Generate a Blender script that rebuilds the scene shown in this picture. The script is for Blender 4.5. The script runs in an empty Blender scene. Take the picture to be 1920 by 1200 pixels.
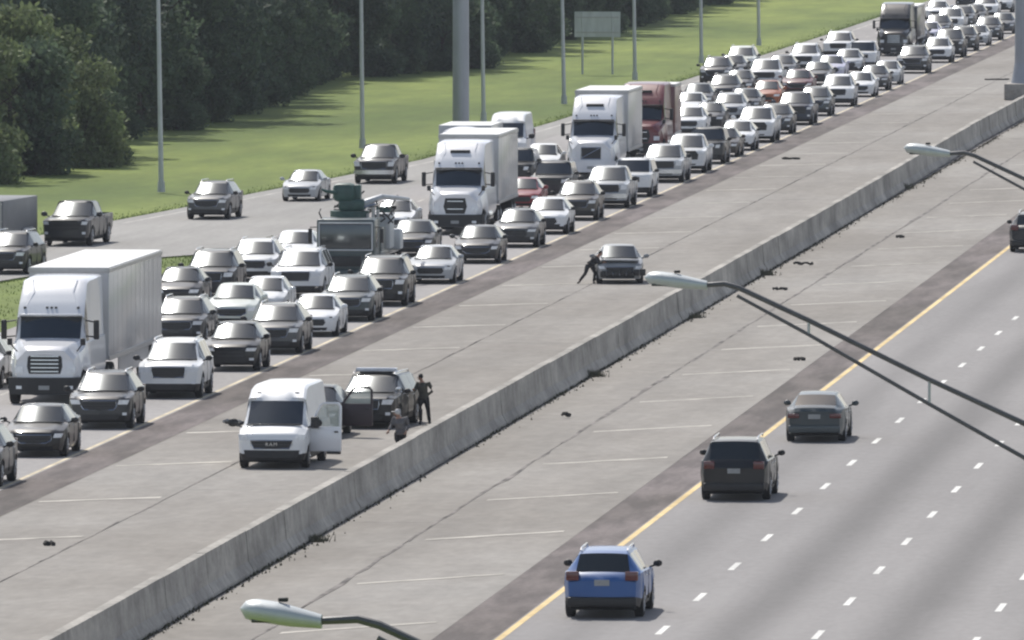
import bpy, bmesh, math, random
import numpy as np
from math import radians as R, sin, cos, pi, sqrt
from mathutils import Vector, Matrix

random.seed(7); rng = np.random.default_rng(7)
sc = bpy.context.scene
col = sc.collection

# ------------------------------------------------------------------ camera, sky, sun, exposure
cam_d = bpy.data.cameras.new('camera'); cam = bpy.data.objects.new('camera', cam_d); col.objects.link(cam)
cam.location = (0, 0, 20.8); cam.rotation_euler = (R(90 - 2.4786), 0, R(4.9433))
cam_d.sensor_width = 36; cam_d.lens = 467.8; cam_d.clip_start = 1; cam_d.clip_end = 12000
sc.camera = cam
SUN_AZ, SUN_EL = 25, 52            # degrees left of the road direction (+Y), elevation
w = bpy.data.worlds.new('World'); sc.world = w; w.use_nodes = True
wn = w.node_tree; wn.nodes.clear()
sky = wn.nodes.new('ShaderNodeTexSky'); sky.sky_type = 'NISHITA'; sky.sun_disc = False
sky.sun_elevation = R(SUN_EL); sky.sun_rotation = R(-SUN_AZ); sky.dust_density = 2.2; sky.air_density = 1.0
bg = wn.nodes.new('ShaderNodeBackground'); bg.inputs[1].default_value = 0.09
wo = wn.nodes.new('ShaderNodeOutputWorld')
wn.links.new(sky.outputs[0], bg.inputs[0])
# humid summer haze whitening the sky evenly all round towards the horizon
tc = wn.nodes.new('ShaderNodeTexCoord'); sxyz = wn.nodes.new('ShaderNodeSeparateXYZ'); wn.links.new(tc.outputs['Generated'], sxyz.inputs[0])
ex = wn.nodes.new('ShaderNodeMapRange'); ex.interpolation_type = 'SMOOTHERSTEP'; ex.inputs[1].default_value = 0.0; ex.inputs[2].default_value = 0.75; ex.inputs[3].default_value = 1.0; ex.inputs[4].default_value = 0.0
wn.links.new(sxyz.outputs[2], ex.inputs[0])
hzc = wn.nodes.new('ShaderNodeBackground'); hzc.inputs[0].default_value = (0.97, 0.985, 1.0, 1); hm_ = wn.nodes.new('ShaderNodeMath'); hm_.operation = 'MULTIPLY'; hm_.inputs[1].default_value = 0.46
wn.links.new(ex.outputs[0], hm_.inputs[0]); wn.links.new(hm_.outputs[0], hzc.inputs[1])
adds = wn.nodes.new('ShaderNodeAddShader'); wn.links.new(bg.outputs[0], adds.inputs[0]); wn.links.new(hzc.outputs[0], adds.inputs[1]); wn.links.new(adds.outputs[0], wo.inputs[0])
sd = bpy.data.lights.new('sun', 'SUN'); sun = bpy.data.objects.new('sun', sd); col.objects.link(sun)
sd.energy = 3.6; sd.angle = R(0.5); sd.color = (1.0, 0.965, 0.90)
to_sun = Vector((-sin(R(SUN_AZ)) * cos(R(SUN_EL)), cos(R(SUN_AZ)) * cos(R(SUN_EL)), sin(R(SUN_EL))))
sun.rotation_euler = to_sun.to_track_quat('Z', 'Y').to_euler(); sun.location = (-200, 300, 300)
sc.view_settings.view_transform = 'Standard'; sc.view_settings.look = 'None'
sc.view_settings.exposure = 0.2; sc.view_settings.gamma = 1; sc.view_settings.use_curve_mapping = False
sc.cycles.filter_width = 2.3

# ------------------------------------------------------------------ materials
def mat(name, rgb, rough=0.6, metal=0.0, coat=0.0, spec=0.5, noise=None, bump=None, objcol=False):
    m = bpy.data.materials.new(name); m.use_nodes = True
    nt = m.node_tree; b = nt.nodes['Principled BSDF']
    b.inputs['Base Color'].default_value = (*rgb, 1); b.inputs['Roughness'].default_value = rough
    b.inputs['Metallic'].default_value = metal; b.inputs['Coat Weight'].default_value = coat
    b.inputs['Coat Roughness'].default_value = 0.08; b.inputs['Specular IOR Level'].default_value = spec
    src = None
    if objcol:
        oi = nt.nodes.new('ShaderNodeObjectInfo'); src = oi.outputs['Color']; nt.links.new(src, b.inputs['Base Color'])
    if noise:
        sc_, amt, aniso = noise
        geo = nt.nodes.new('ShaderNodeNewGeometry'); mp = nt.nodes.new('ShaderNodeMapping')
        mp.inputs['Scale'].default_value = aniso
        nt.links.new(geo.outputs['Position'], mp.inputs['Vector'])
        n = nt.nodes.new('ShaderNodeTexNoise'); n.inputs['Scale'].default_value = sc_; n.inputs['Detail'].default_value = 6
        n.inputs['Roughness'].default_value = 0.6
        nt.links.new(mp.outputs[0], n.inputs['Vector'])
        mr = nt.nodes.new('ShaderNodeMapRange'); mr.inputs[1].default_value = 0.3; mr.inputs[2].default_value = 0.7
        mr.inputs[3].default_value = 1 - amt; mr.inputs[4].default_value = 1 + amt
        nt.links.new(n.outputs['Fac'], mr.inputs[0])
        mx = nt.nodes.new('ShaderNodeMix'); mx.data_type = 'RGBA'; mx.blend_type = 'MULTIPLY'; mx.inputs[0].default_value = 1
        if src is not None: nt.links.new(src, mx.inputs[6])
        else: mx.inputs[6].default_value = (*rgb, 1)
        nt.links.new(mr.outputs[0], mx.inputs[7]); nt.links.new(mx.outputs[2], b.inputs['Base Color'])
        if bump:
            bp = nt.nodes.new('ShaderNodeBump'); bp.inputs['Strength'].default_value = bump; bp.inputs['Distance'].default_value = 0.02
            nt.links.new(n.outputs['Fac'], bp.inputs['Height']); nt.links.new(bp.outputs[0], b.inputs['Normal'])
    return m

def ground_mat(name, base, layers, tint=None, rough=0.9, bands=None):
    """layers: (scale, amount, (sx,sy,sz), lo, hi) multiplied noise layers. bands: [(x, halfwidth, darkening)] worn strips along the road."""
    m = bpy.data.materials.new(name); m.use_nodes = True; nt = m.node_tree; b = nt.nodes['Principled BSDF']
    b.inputs['Roughness'].default_value = rough; b.inputs['Specular IOR Level'].default_value = 0.25
    geo = nt.nodes.new('ShaderNodeNewGeometry'); fac = None; first = None
    def mul(a, c):
        if a is None: return c
        n = nt.nodes.new('ShaderNodeMath'); n.operation = 'MULTIPLY'; nt.links.new(a, n.inputs[0]); nt.links.new(c, n.inputs[1]); return n.outputs[0]
    for i, (s, amt, an, lo, hi) in enumerate(layers):
        mp = nt.nodes.new('ShaderNodeMapping'); mp.inputs['Scale'].default_value = an; mp.inputs['Location'].default_value = (i * 13.7, i * 5.1, 0)
        nt.links.new(geo.outputs['Position'], mp.inputs['Vector'])
        n = nt.nodes.new('ShaderNodeTexNoise'); n.inputs['Scale'].default_value = s; n.inputs['Detail'].default_value = 5; n.inputs['Roughness'].default_value = 0.62
        nt.links.new(mp.outputs[0], n.inputs['Vector'])
        mr = nt.nodes.new('ShaderNodeMapRange'); mr.inputs[1].default_value = lo; mr.inputs[2].default_value = hi
        mr.inputs[3].default_value = 1 - amt; mr.inputs[4].default_value = 1 + amt
        nt.links.new(n.outputs['Fac'], mr.inputs[0]); fac = mul(fac, mr.outputs[0])
        if first is None: first = n.outputs['Fac']
    if bands:
        sx = nt.nodes.new('ShaderNodeSeparateXYZ'); nt.links.new(geo.outputs['Position'], sx.inputs[0])
        wob = nt.nodes.new('ShaderNodeMath'); wob.operation = 'MULTIPLY_ADD'; nt.links.new(first, wob.inputs[0]); wob.inputs[1].default_value = 0.8
        nt.links.new(sx.outputs[0], wob.inputs[2])
        for (bx, hw, dk) in bands:
            s1 = nt.nodes.new('ShaderNodeMath'); s1.operation = 'SUBTRACT'; nt.links.new(wob.outputs[0], s1.inputs[0]); s1.inputs[1].default_value = bx + 0.4
            a1 = nt.nodes.new('ShaderNodeMath'); a1.operation = 'ABSOLUTE'; nt.links.new(s1.outputs[0], a1.inputs[0])
            mr = nt.nodes.new('ShaderNodeMapRange'); mr.interpolation_type = 'SMOOTHSTEP'
            mr.inputs[1].default_value = 0; mr.inputs[2].default_value = hw; mr.inputs[3].default_value = 1 - dk; mr.inputs[4].default_value = 1
            nt.links.new(a1.outputs[0], mr.inputs[0]); fac = mul(fac, mr.outputs[0])
    mx = nt.nodes.new('ShaderNodeMix'); mx.data_type = 'RGBA'; mx.blend_type = 'MULTIPLY'; mx.inputs[0].default_value = 1
    if tint:
        m2 = nt.nodes.new('ShaderNodeMix'); m2.data_type = 'RGBA'; m2.inputs[6].default_value = (*base, 1); m2.inputs[7].default_value = (*tint, 1)
        ml = nt.nodes.new('ShaderNodeMapRange'); ml.inputs[1].default_value = 0.35; ml.inputs[2].default_value = 0.65; nt.links.new(first, ml.inputs[0])
        nt.links.new(ml.outputs[0], m2.inputs[0]); nt.links.new(m2.outputs[2], mx.inputs[6])
    else: mx.inputs[6].default_value = (*base, 1)
    nt.links.new(fac, mx.inputs[7]); nt.links.new(mx.outputs[2], b.inputs['Base Color'])
    return m

M = {}
M['paint'] = mat('car_paint', (0.5, 0.5, 0.5), 0.46, coat=0.5, spec=0.4, objcol=True, noise=(1.3, 0.06, (1, 1, 1)))
M['glass'] = mat('window_glass', (0.012, 0.016, 0.016), 0.09, spec=0.9, noise=(2.0, 0.2, (1, 1, 1)))
M['wind'] = mat('windshield_glass', (0.008, 0.010, 0.012), 0.21, spec=1.0, noise=(2.0, 0.3, (1, 1, 1)))
M['plastic'] = mat('black_plastic', (0.016, 0.016, 0.017), 0.55, noise=(6, 0.2, (1, 1, 1)))
M['tyre'] = mat('tyre_rubber', (0.012, 0.012, 0.012), 0.85, noise=(8, 0.3, (1, 1, 1)))
M['rim'] = mat('alloy_rim', (0.35, 0.35, 0.36), 0.35, metal=0.8, noise=(5, 0.1, (1, 1, 1)))
M['chrome'] = mat('chrome', (0.55, 0.56, 0.58), 0.22, metal=1.0, noise=(4, 0.05, (1, 1, 1)))
M['grillebar'] = mat('grille_slat', (0.05, 0.05, 0.053), 0.35, metal=0.5, noise=(4, 0.1, (1, 1, 1)))
M['lamp'] = mat('headlight_lens', (0.75, 0.77, 0.8), 0.12, coat=0.6, noise=(9, 0.15, (1, 1, 1)))
M['tail'] = mat('tail_light_red', (0.09, 0.008, 0.009), 0.2, coat=0.6, noise=(9, 0.1, (1, 1, 1)))
M['plate'] = mat('licence_plate', (0.3, 0.31, 0.31), 0.5, noise=(12, 0.15, (1, 1, 1)))
M['under'] = mat('underbody', (0.01, 0.01, 0.01), 0.9, noise=(4, 0.2, (1, 1, 1)))
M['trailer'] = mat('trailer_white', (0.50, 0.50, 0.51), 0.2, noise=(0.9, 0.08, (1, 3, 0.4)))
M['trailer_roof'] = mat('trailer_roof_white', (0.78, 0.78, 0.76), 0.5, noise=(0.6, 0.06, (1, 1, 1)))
M['truckwhite'] = mat('truck_white', (0.72, 0.73, 0.76), 0.3, coat=0.6, noise=(0.8, 0.05, (1, 1, 1)))
M['rib'] = mat('trailer_rail', (0.4, 0.4, 0.41), 0.4, metal=0.6, noise=(3, 0.1, (1, 1, 1)))
M['darkred'] = mat('dark_red_paint', (0.13, 0.012, 0.018), 0.35, coat=0.5, noise=(2, 0.15, (1, 1, 1)))
M['green'] = mat('crane_green', (0.035, 0.085, 0.075), 0.5, noise=(5, 0.25, (1, 1, 1)))
M['bluegrey'] = mat('truck_blue_grey', (0.035, 0.06, 0.066), 0.4, coat=0.3, noise=(3, 0.15, (1, 1, 1)))
M['steel'] = mat('galvanised_steel', (0.48, 0.50, 0.52), 0.5, metal=0.15, noise=(3, 0.12, (1, 1, 0.3)))
M['col'] = mat('gantry_steel', (0.33, 0.35, 0.39), 0.5, metal=0.3, noise=(2, 0.1, (1, 1, 0.3)))
M['armsteel'] = mat('weathered_arm_steel', (0.12, 0.12, 0.125), 0.5, metal=0.3, noise=(5, 0.15, (1, 1, 1)))
M['lamphead'] = mat('lamp_housing', (0.5, 0.53, 0.54), 0.5, metal=0.2, noise=(6, 0.08, (1, 1, 1)))
M['barrier'] = ground_mat('barrier_concrete', (0.34, 0.32, 0.29), [(0.5, 0.25, (1, .5, 1.5), .35, .65), (2.2, 0.14, (1, 1, .5), .35, .65), (0.12, .15, (1, 1, 1), .4, .6), (9, .12, (1, 1, 1), .35, .65)])
M['conc'] = ground_mat('median_concrete', (0.278, 0.255, 0.228), [(0.06, 0.14, (1, .5, 1), .4, .6), (0.5, 0.09, (1, .08, 1), .35, .65), (1.1, 0.04, (1, .4, 1), .45, .6), (3, 0.09, (1, .3, 1), .3, .7)], tint=(0.25, 0.236, 0.218))
M['lane'] = ground_mat('travel_lane_pavement', (0.262, 0.25, 0.245), [(0.06, 0.05, (1, .3, 1), .4, .6), (0.6, 0.05, (1, .05, 1), .35, .65), (4, 0.07, (1, .3, 1), .3, .7)],
                       bands=[(-21.5, 1.35, .34), (-25.2, 1.2, .2), (-17.7, 1.35, .36), (-14.0, 1.3, .3), (-10.2, 1.2, .2)])
M['jam'] = ground_mat('queue_lane_pavement', (0.315, 0.30, 0.292), [(0.06, 0.06, (1, .3, 1), .4, .6), (0.5, 0.06, (1, .06, 1), .35, .65), (4, 0.1, (1, .3, 1), .3, .7)])
M['ramp'] = ground_mat('ramp_pavement', (0.31, 0.30, 0.285), [(0.08, 0.07, (1, .3, 1), .4, .6), (0.7, 0.08, (1, .08, 1), .35, .65), (4, 0.09, (1, .3, 1), .3, .7)])
M['asph'] = ground_mat('shoulder_asphalt', (0.128, 0.110, 0.100), [(0.1, 0.16, (1, .3, 1), .4, .6), (1.2, 0.24, (1, .12, 1), .4, .6), (6, 0.15, (1, .4, 1), .3, .7)], tint=(0.135, 0.115, 0.112))
M['seam'] = ground_mat('joint_dark', (0.17, 0.155, 0.145), [(0.4, 0.5, (1, 1, 1), .4, .6)])
M['seal'] = ground_mat('joint_sealant', (0.50, 0.47, 0.42), [(0.7, 0.2, (1, 1, 1), .4, .6)])
M['yellow'] = ground_mat('yellow_marking', (0.68, 0.52, 0.27), [(0.8, 0.15, (1, .3, 1), .4, .6)])
M['yellow2'] = ground_mat('pale_yellow_marking', (0.60, 0.52, 0.38), [(0.8, 0.2, (1, .3, 1), .4, .6)])
M['white'] = ground_mat('white_marking', (0.68, 0.67, 0.64), [(0.8, 0.12, (1, .3, 1), .4, .6)])
M['faint'] = ground_mat('worn_marking', (0.50, 0.48, 0.45), [(0.8, 0.2, (1, .3, 1), .4, .6)])
M['grass'] = ground_mat('grass_ground', (0.115, 0.17, 0.032), [(0.05, 0.22, (1, .25, 1), .38, .62), (0.5, 0.12, (1, .15, 1), .35, .65), (3, 0.10, (1, .3, 1), .3, .7)], tint=(0.165, 0.20, 0.042))
M['debris'] = mat('rubber_scrap', (0.02, 0.019, 0.018), 0.9, noise=(8, 0.3, (1, 1, 1)))
M['weed'] = mat('dry_weed', (0.06, 0.06, 0.035), 0.9, noise=(8, 0.4, (1, 1, 1)))
M['bark'] = mat('bark', (0.06, 0.048, 0.038), 0.95, noise=(4, 0.3, (1, 1, .2)))
def leafmat(name, a, bcol):
    m = mat(name, a, 0.65, noise=(0.5, 0.35, (1, 1, 1)), spec=0.15)
    nt = m.node_tree; b = nt.nodes['Principled BSDF']; t = nt.nodes.new('ShaderNodeBsdfTranslucent'); x = nt.nodes.new('ShaderNodeMixShader'); x.inputs[0].default_value = .35
    nt.links.new(b.inputs['Base Color'].links[0].from_socket, t.inputs[0]); out = nt.nodes['Material Output']
    nt.links.new(b.outputs[0], x.inputs[1]); nt.links.new(t.outputs[0], x.inputs[2]); nt.links.new(x.outputs[0], out.inputs[0])
    return m
M['leaf'] = leafmat('leaf_dark', (0.10, 0.14, 0.085), None)
M['leaf2'] = leafmat('leaf_olive', (0.16, 0.20, 0.095), None)
M['leaf3'] = leafmat('leaf_deep', (0.08, 0.11, 0.08), None)
M['blade'] = leafmat('grass_blade', (0.13, 0.18, 0.06), None)
M['skin'] = mat('skin', (0.35, 0.2, 0.14), 0.6, noise=(9, 0.05, (1, 1, 1)))
M['hair'] = mat('hair', (0.012, 0.01, 0.009), 0.7, noise=(20, 0.2, (1, 1, 1)))
M['olive'] = mat('olive_cloth', (0.055, 0.052, 0.04), 0.85, noise=(9, 0.2, (1, 1, 1)))
M['darkcloth'] = mat('dark_cloth', (0.015, 0.015, 0.018), 0.85, noise=(9, 0.2, (1, 1, 1)))
M['greycloth'] = mat('grey_cloth', (0.13, 0.125, 0.13), 0.85, noise=(9, 0.2, (1, 1, 1)))
M['cap'] = mat('pale_cap', (0.5, 0.5, 0.5), 0.8, noise=(9, 0.1, (1, 1, 1)))
M['door_red'] = mat('dark_door_trim', (0.03, 0.018, 0.024), 0.5, noise=(4, 0.15, (1, 1, 1)))
M['lightbar'] = mat('light_bar_lens', (0.6, 0.62, 0.68), 0.15, coat=0.5, noise=(6, 0.2, (1, 1, 1)))

M['wind'].node_tree.nodes['Principled BSDF'].inputs['IOR'].default_value = 1.6
M['wind'].node_tree.nodes['Principled BSDF'].inputs['Specular Tint'].default_value = (.86, .95, 1.0, 1)
M['paint'].node_tree.nodes['Principled BSDF'].inputs['Coat IOR'].default_value = 1.5

# ------------------------------------------------------------------ helpers
def tag(o, label=None, cat=None, group=None, kind=None):
    if label: o['label'] = label
    if cat: o['category'] = cat
    if group: o['group'] = group
    if kind: o['kind'] = kind
    return o

def empty(name, loc=(0, 0, 0), rz=0.0):
    o = bpy.data.objects.new(name, None); col.objects.link(o); o.location = loc; o.rotation_euler = (0, 0, rz); o.empty_display_size = 0.3
    return o

def obj(name, bm, m, parent=None, smooth=35, color=None):
    me = bpy.data.meshes.new(name); bm.to_mesh(me); bm.free()
    me.materials.append(M[m] if isinstance(m, str) else m)
    if smooth:
        me.polygons.foreach_set('use_smooth', [True] * len(me.polygons)); me.set_sharp_from_angle(angle=R(smooth))
    o = bpy.data.objects.new(name, me); col.objects.link(o)
    if parent: o.parent = parent
    if color: o.color = (*color, 1)
    return o

def np_obj(name, V, F, m, parent=None, smooth=False):
    me = bpy.data.meshes.new(name); me.from_pydata(V.tolist() if hasattr(V, 'tolist') else V, [], F.tolist() if hasattr(F, 'tolist') else F)
    me.materials.append(M[m]); me.update()
    o = bpy.data.objects.new(name, me); col.objects.link(o)
    if parent: o.parent = parent
    return o

def bx(bm, x0, x1, y0, y1, z0, z1, bev=0.0):
    r = bmesh.ops.create_cube(bm, size=1)
    vs = r['verts']
    for v in vs: v.co = Vector((x0 + (v.co.x + .5) * (x1 - x0), y0 + (v.co.y + .5) * (y1 - y0), z0 + (v.co.z + .5) * (z1 - z0)))
    if bev > 0:
        es = list({e for v in vs for e in v.link_edges})
        bmesh.ops.bevel(bm, geom=es, offset=bev, segments=2, affect='EDGES', profile=0.5)

def B(): return bmesh.new()

def boxo(name, dims, m, parent, bev=0.0, color=None):
    b = B()
    for d in (dims if isinstance(dims[0], (tuple, list)) else [dims]): bx(b, *d, bev)
    return obj(name, b, m, parent, color=color)

def tube(bm, pts, rad, n=8, cap=True):
    pts = [Vector(p) for p in pts]; k = len(pts)
    rads = rad if isinstance(rad, (list, tuple)) else [rad] * k
    rings = []
    up = Vector((0, 0, 1))
    for i, p in enumerate(pts):
        t = (pts[min(i + 1, k - 1)] - pts[max(i - 1, 0)]).normalized()
        a = t.cross(up)
        if a.length < 1e-3: a = t.cross(Vector((1, 0, 0)))
        a.normalize(); b = t.cross(a).normalized()
        rings.append([bm.verts.new(p + (a * cos(2 * pi * j / n) + b * sin(2 * pi * j / n)) * rads[i]) for j in range(n)])
    for i in range(k - 1):
        for j in range(n):
            bm.faces.new((rings[i][j], rings[i][(j + 1) % n], rings[i + 1][(j + 1) % n], rings[i + 1][j]))
    if cap:
        bm.faces.new(rings[0][::-1]); bm.faces.new(rings[-1])

def ellipsoid(bm, c, r, u=12, v=8, rot=None):
    mtx = Matrix.Translation(c) @ (rot.to_4x4() if rot else Matrix()) @ Matrix.Diagonal((*r, 1))
    bmesh.ops.create_uvsphere(bm, u_segments=u, v_segments=v, radius=1, matrix=mtx)

def lathe_x(bm, prof, cx, cy, cz, n=20, close=True):
    """profile of (x offset, radius) turned about an axis parallel to X."""
    rings = [[bm.verts.new((cx + px, cy + pr * cos(2 * pi * j / n), cz + pr * sin(2 * pi * j / n))) for j in range(n)] for px, pr in prof]
    for i in range(len(rings) - 1):
        for j in range(n): bm.faces.new((rings[i][j], rings[i][(j + 1) % n], rings[i + 1][(j + 1) % n], rings[i + 1][j]))
    if close:
        bm.faces.new(rings[0][::-1]); bm.faces.new(rings[-1])

def children(o): return [c for c in bpy.data.objects if c.parent == o]
KIDS = {}
def copy_tree(o, parent=None, color=None):
    c = o.copy(); col.objects.link(c); c.parent = parent
    if color and c.type == 'MESH' and c.data.materials and c.data.materials[0] == M['paint']: c.color = (*color, 1)
    for ch in KIDS[o.name]: copy_tree(ch, c, color)
    return c
def index_tree(o):
    KIDS[o.name] = children(o)
    for c in KIDS[o.name]: index_tree(c)

# ------------------------------------------------------------------ the setting
def strip(name, x0, x1, y0, y1, z, m, parent=None, kind=None, n=1):
    bm = B()
    ys = np.linspace(y0, y1, n + 1)
    for a, b in zip(ys[:-1], ys[1:]):
        bm.faces.new([bm.verts.new(p) for p in ((x0, a, z), (x1, a, z), (x1, b, z), (x0, b, z))])
    o = obj(name, bm, m, parent, smooth=0)
    if kind: tag(o, kind=kind)
    return o

Y0, Y1 = 120, 1700
g = strip('ground', -3500, 3500, -300, 9000, -0.06, 'grass', kind='structure')
strip('queue_roadway', -58.6, -46.15, Y0, Y1, 0, 'jam', kind='structure')
strip('median_asphalt_edge', -46.15, -44.6, Y0, Y1, 0, 'asph', kind='structure')
strip('right_shoulder', -28.45, -27.05, Y0, Y1, 0, 'asph', kind='structure')
strip('right_roadway', -27.05, -5.0, Y0, Y1, 0, 'lane', kind='structure')

# ramp merging from the left
ramp_left = [(-84, 300), (-78, 420), (-70.4, 530), (-67.6, 574), (-66.1, 595), (-65.0, 614), (-63.4, 637), (-61.9, 664), (-60.9, 729), (-60.4, 816), (-59.7, 946), (-59.3, 1100), (-59.2, 1700)]
ramp_right = [(-77, 300), (-71, 420), (-64.2, 512), (-61.6, 534), (-59.6, 539), (-58.6, 541), (-58.6, 600), (-58.6, 664), (-58.6, 729), (-58.6, 816), (-58.6, 946), (-58.6, 1100), (-58.6, 1700)]
bm = B()
L_ = [bm.verts.new((x, y, 0.0)) for x, y in ramp_left]; R_ = [bm.verts.new((x, y, 0.0)) for x, y in ramp_right]
for i in range(len(L_) - 1): bm.faces.new((L_[i], R_[i], R_[i + 1], L_[i + 1]))
tag(obj('entrance_ramp', bm, 'ramp', smooth=0), kind='structure')

# markings (sheets 4 mm above the pavement)
def line(name, x, wd, y0, y1, m, label, group=None):
    o = strip(name, x - wd / 2, x + wd / 2, y0, y1, 0.004, m)
    return tag(o, label=label, cat='road marking', group=group, kind='structure')
line('yellow_edge_line', -26.92, 0.17, Y0, Y1, 'yellow', 'yellow edge line of the right roadway beside the dark shoulder')
line('yellow_edge_line', -46.28, 0.14, Y0, Y1, 'yellow2', 'pale yellow edge line along the queue beside the asphalt strip')
def dashes(x, ph, m, y0=250, y1=1500, ln=3.05, wd=0.16, z=0.004):
    bm = B(); y = ph
    while y < y1:
        if y > y0: bm.faces.new([bm.verts.new(p) for p in ((x - wd / 2, y, z), (x + wd / 2, y, z), (x + wd / 2, y + ln, z), (x - wd / 2, y + ln, z))])
        y += 12.19
    o = obj('lane_dashes', bm, m, smooth=0); tag(o, kind='structure')
dashes(-23.36, 321.8 - 12.19 * 10, 'white'); dashes(-19.62, 320.5 - 12.19 * 10, 'white'); dashes(-15.85, 318.5 - 12.19 * 10, 'white'); dashes(-12.1, 322 - 12.19 * 10, 'white')
dashes(-49.2, 321, 'faint'); dashes(-52.9, 324, 'faint'); dashes(-56.4, 322, 'faint')
bm = B()
for i in range(3, len(ramp_left) - 1):          # ramp outer edge line, 0.6 m in
    (xa, ya), (xb, yb) = ramp_left[i], ramp_left[i + 1]
    bm.faces.new([bm.verts.new(p) for p in ((xa + .9, ya, .004), (xa + 1.05, ya, .004), (xb + 1.05, yb, .004), (xb + .9, yb, .004))])
tag(obj('ramp_edge_line', bm, 'faint', smooth=0), kind='structure')

# concrete median slabs, each a piece with its own edges and a recessed joint
med = strip('median_bed', -44.6, -28.45, Y0, Y1, -0.03, 'seam', kind='structure')
def slabs(x0, x1, ph, gap=0.02):
    y = ph; ln = 18.3; shared = None
    while y < 1300:
        if y > 230:
            if shared is None:
                bm = B(); bx(bm, x0 + gap / 2, x1 - gap / 2, 0.002, ln - 0.002, -0.03, 0.0, 0.0)
                o = obj('concrete_slab', bm, 'conc', med, smooth=0); shared = o.data
            else:
                o = bpy.data.objects.new('concrete_slab', shared); col.objects.link(o); o.parent = med
            o.location = (0, y, random.uniform(-0.003, 0.003))
        y += ln
slabs(-44.6, -41.1, 345.6 - 18.3 * 8); slabs(-41.1, -35.9, 345.6 - 18.3 * 8 + 5, 0.05)
slabs(-35.1, -32.6, 347.8 - 18.3 * 8 + 6, 0.05); slabs(-32.6, -28.45, 347.8 - 18.3 * 8)
# raised pale sealant across the outer slabs
bm = B()
def seal(x0, x1, yc, slope):
    n = 7; xs = np.linspace(x0, x1, n); top = []; bot = []
    for x in xs:
        yy = yc + slope * (x - x0) + random.uniform(-.07, .07); hw = random.uniform(.2, .34)
        bot.append(bm.verts.new((x, yy - hw, 0.006))); top.append(bm.verts.new((x, yy + hw, 0.006)))
    for i in range(n - 1): bm.faces.new((bot[i], bot[i + 1], top[i + 1], top[i]))
for k in range(-5, 26):
    seal(-44.4, -41.3, 344.2 + 18.3 * k, 0.8)
    seal(-32.2, -28.9, 346.0 + 18.3 * k, 1.25)
tag(obj('joint_sealant', bm, 'seal', smooth=0), kind='structure')
# wandering dark crack lines along the longitudinal seams
bm = B()
for xs, wd in ((-41.1, .025), (-32.6, .06)):
    prev = None; y = 240
    while y < 1200:
        x = xs + random.uniform(-.05, .05); ww = wd * random.choice((.4, .7, 1, 1.4))
        cur = (bm.verts.new((x - ww, y, .008)), bm.verts.new((x + ww, y, .008)))
        if prev and random.random() < .93: bm.faces.new((prev[0], prev[1], cur[1], cur[0]))
        prev = cur; y += random.uniform(1.5, 5)
tag(obj('pavement_cracks', bm, 'seam', smooth=0), kind='structure')

# jersey barrier, cast in segments
bar = empty('concrete_barrier', (-35.5, 640, 0)); tag(bar, 'long concrete median barrier running diagonally between the two roadways', 'barrier')
prof = [(-.34, 0), (-.34, .08), (-.2, .32), (-.13, 1.07), (.13, 1.07), (.2, .32), (.34, .08), (.34, 0)]
SEG = 9.15
bm = B()
ra = [bm.verts.new((x, .02, z)) for x, z in prof]; rb = [bm.verts.new((x, SEG - .02, z)) for x, z in prof]
for i in range(len(prof) - 1): bm.faces.new((ra[i], ra[i + 1], rb[i + 1], rb[i]))
bm.faces.new(ra[::-1]); bm.faces.new(rb)
bmesh.ops.recalc_face_normals(bm, faces=bm.faces)
seg0 = obj('barrier_segment', bm, 'barrier', bar, smooth=0); y = 240; k = 0
while y < 1250:
    o = seg0 if k == 0 else bpy.data.objects.new('barrier_segment', seg0.data)
    if k: col.objects.link(o); o.parent = bar
    xoff = float(np.interp(y, [0, 560, 690, 760, 800, 1300], [0, 0, -.35, -.15, 0, 0]))
    o.location = (xoff + random.uniform(-.01, .01), y - 640, random.uniform(-.01, .006)); o.rotation_euler = (0, 0, random.uniform(-.0015, .0015)); y += SEG; k += 1

# ------------------------------------------------------------------ loft for car bodies
def interp(keys, y): return float(np.interp(y, [k[0] for k in keys], [k[1] for k in keys]))

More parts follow.
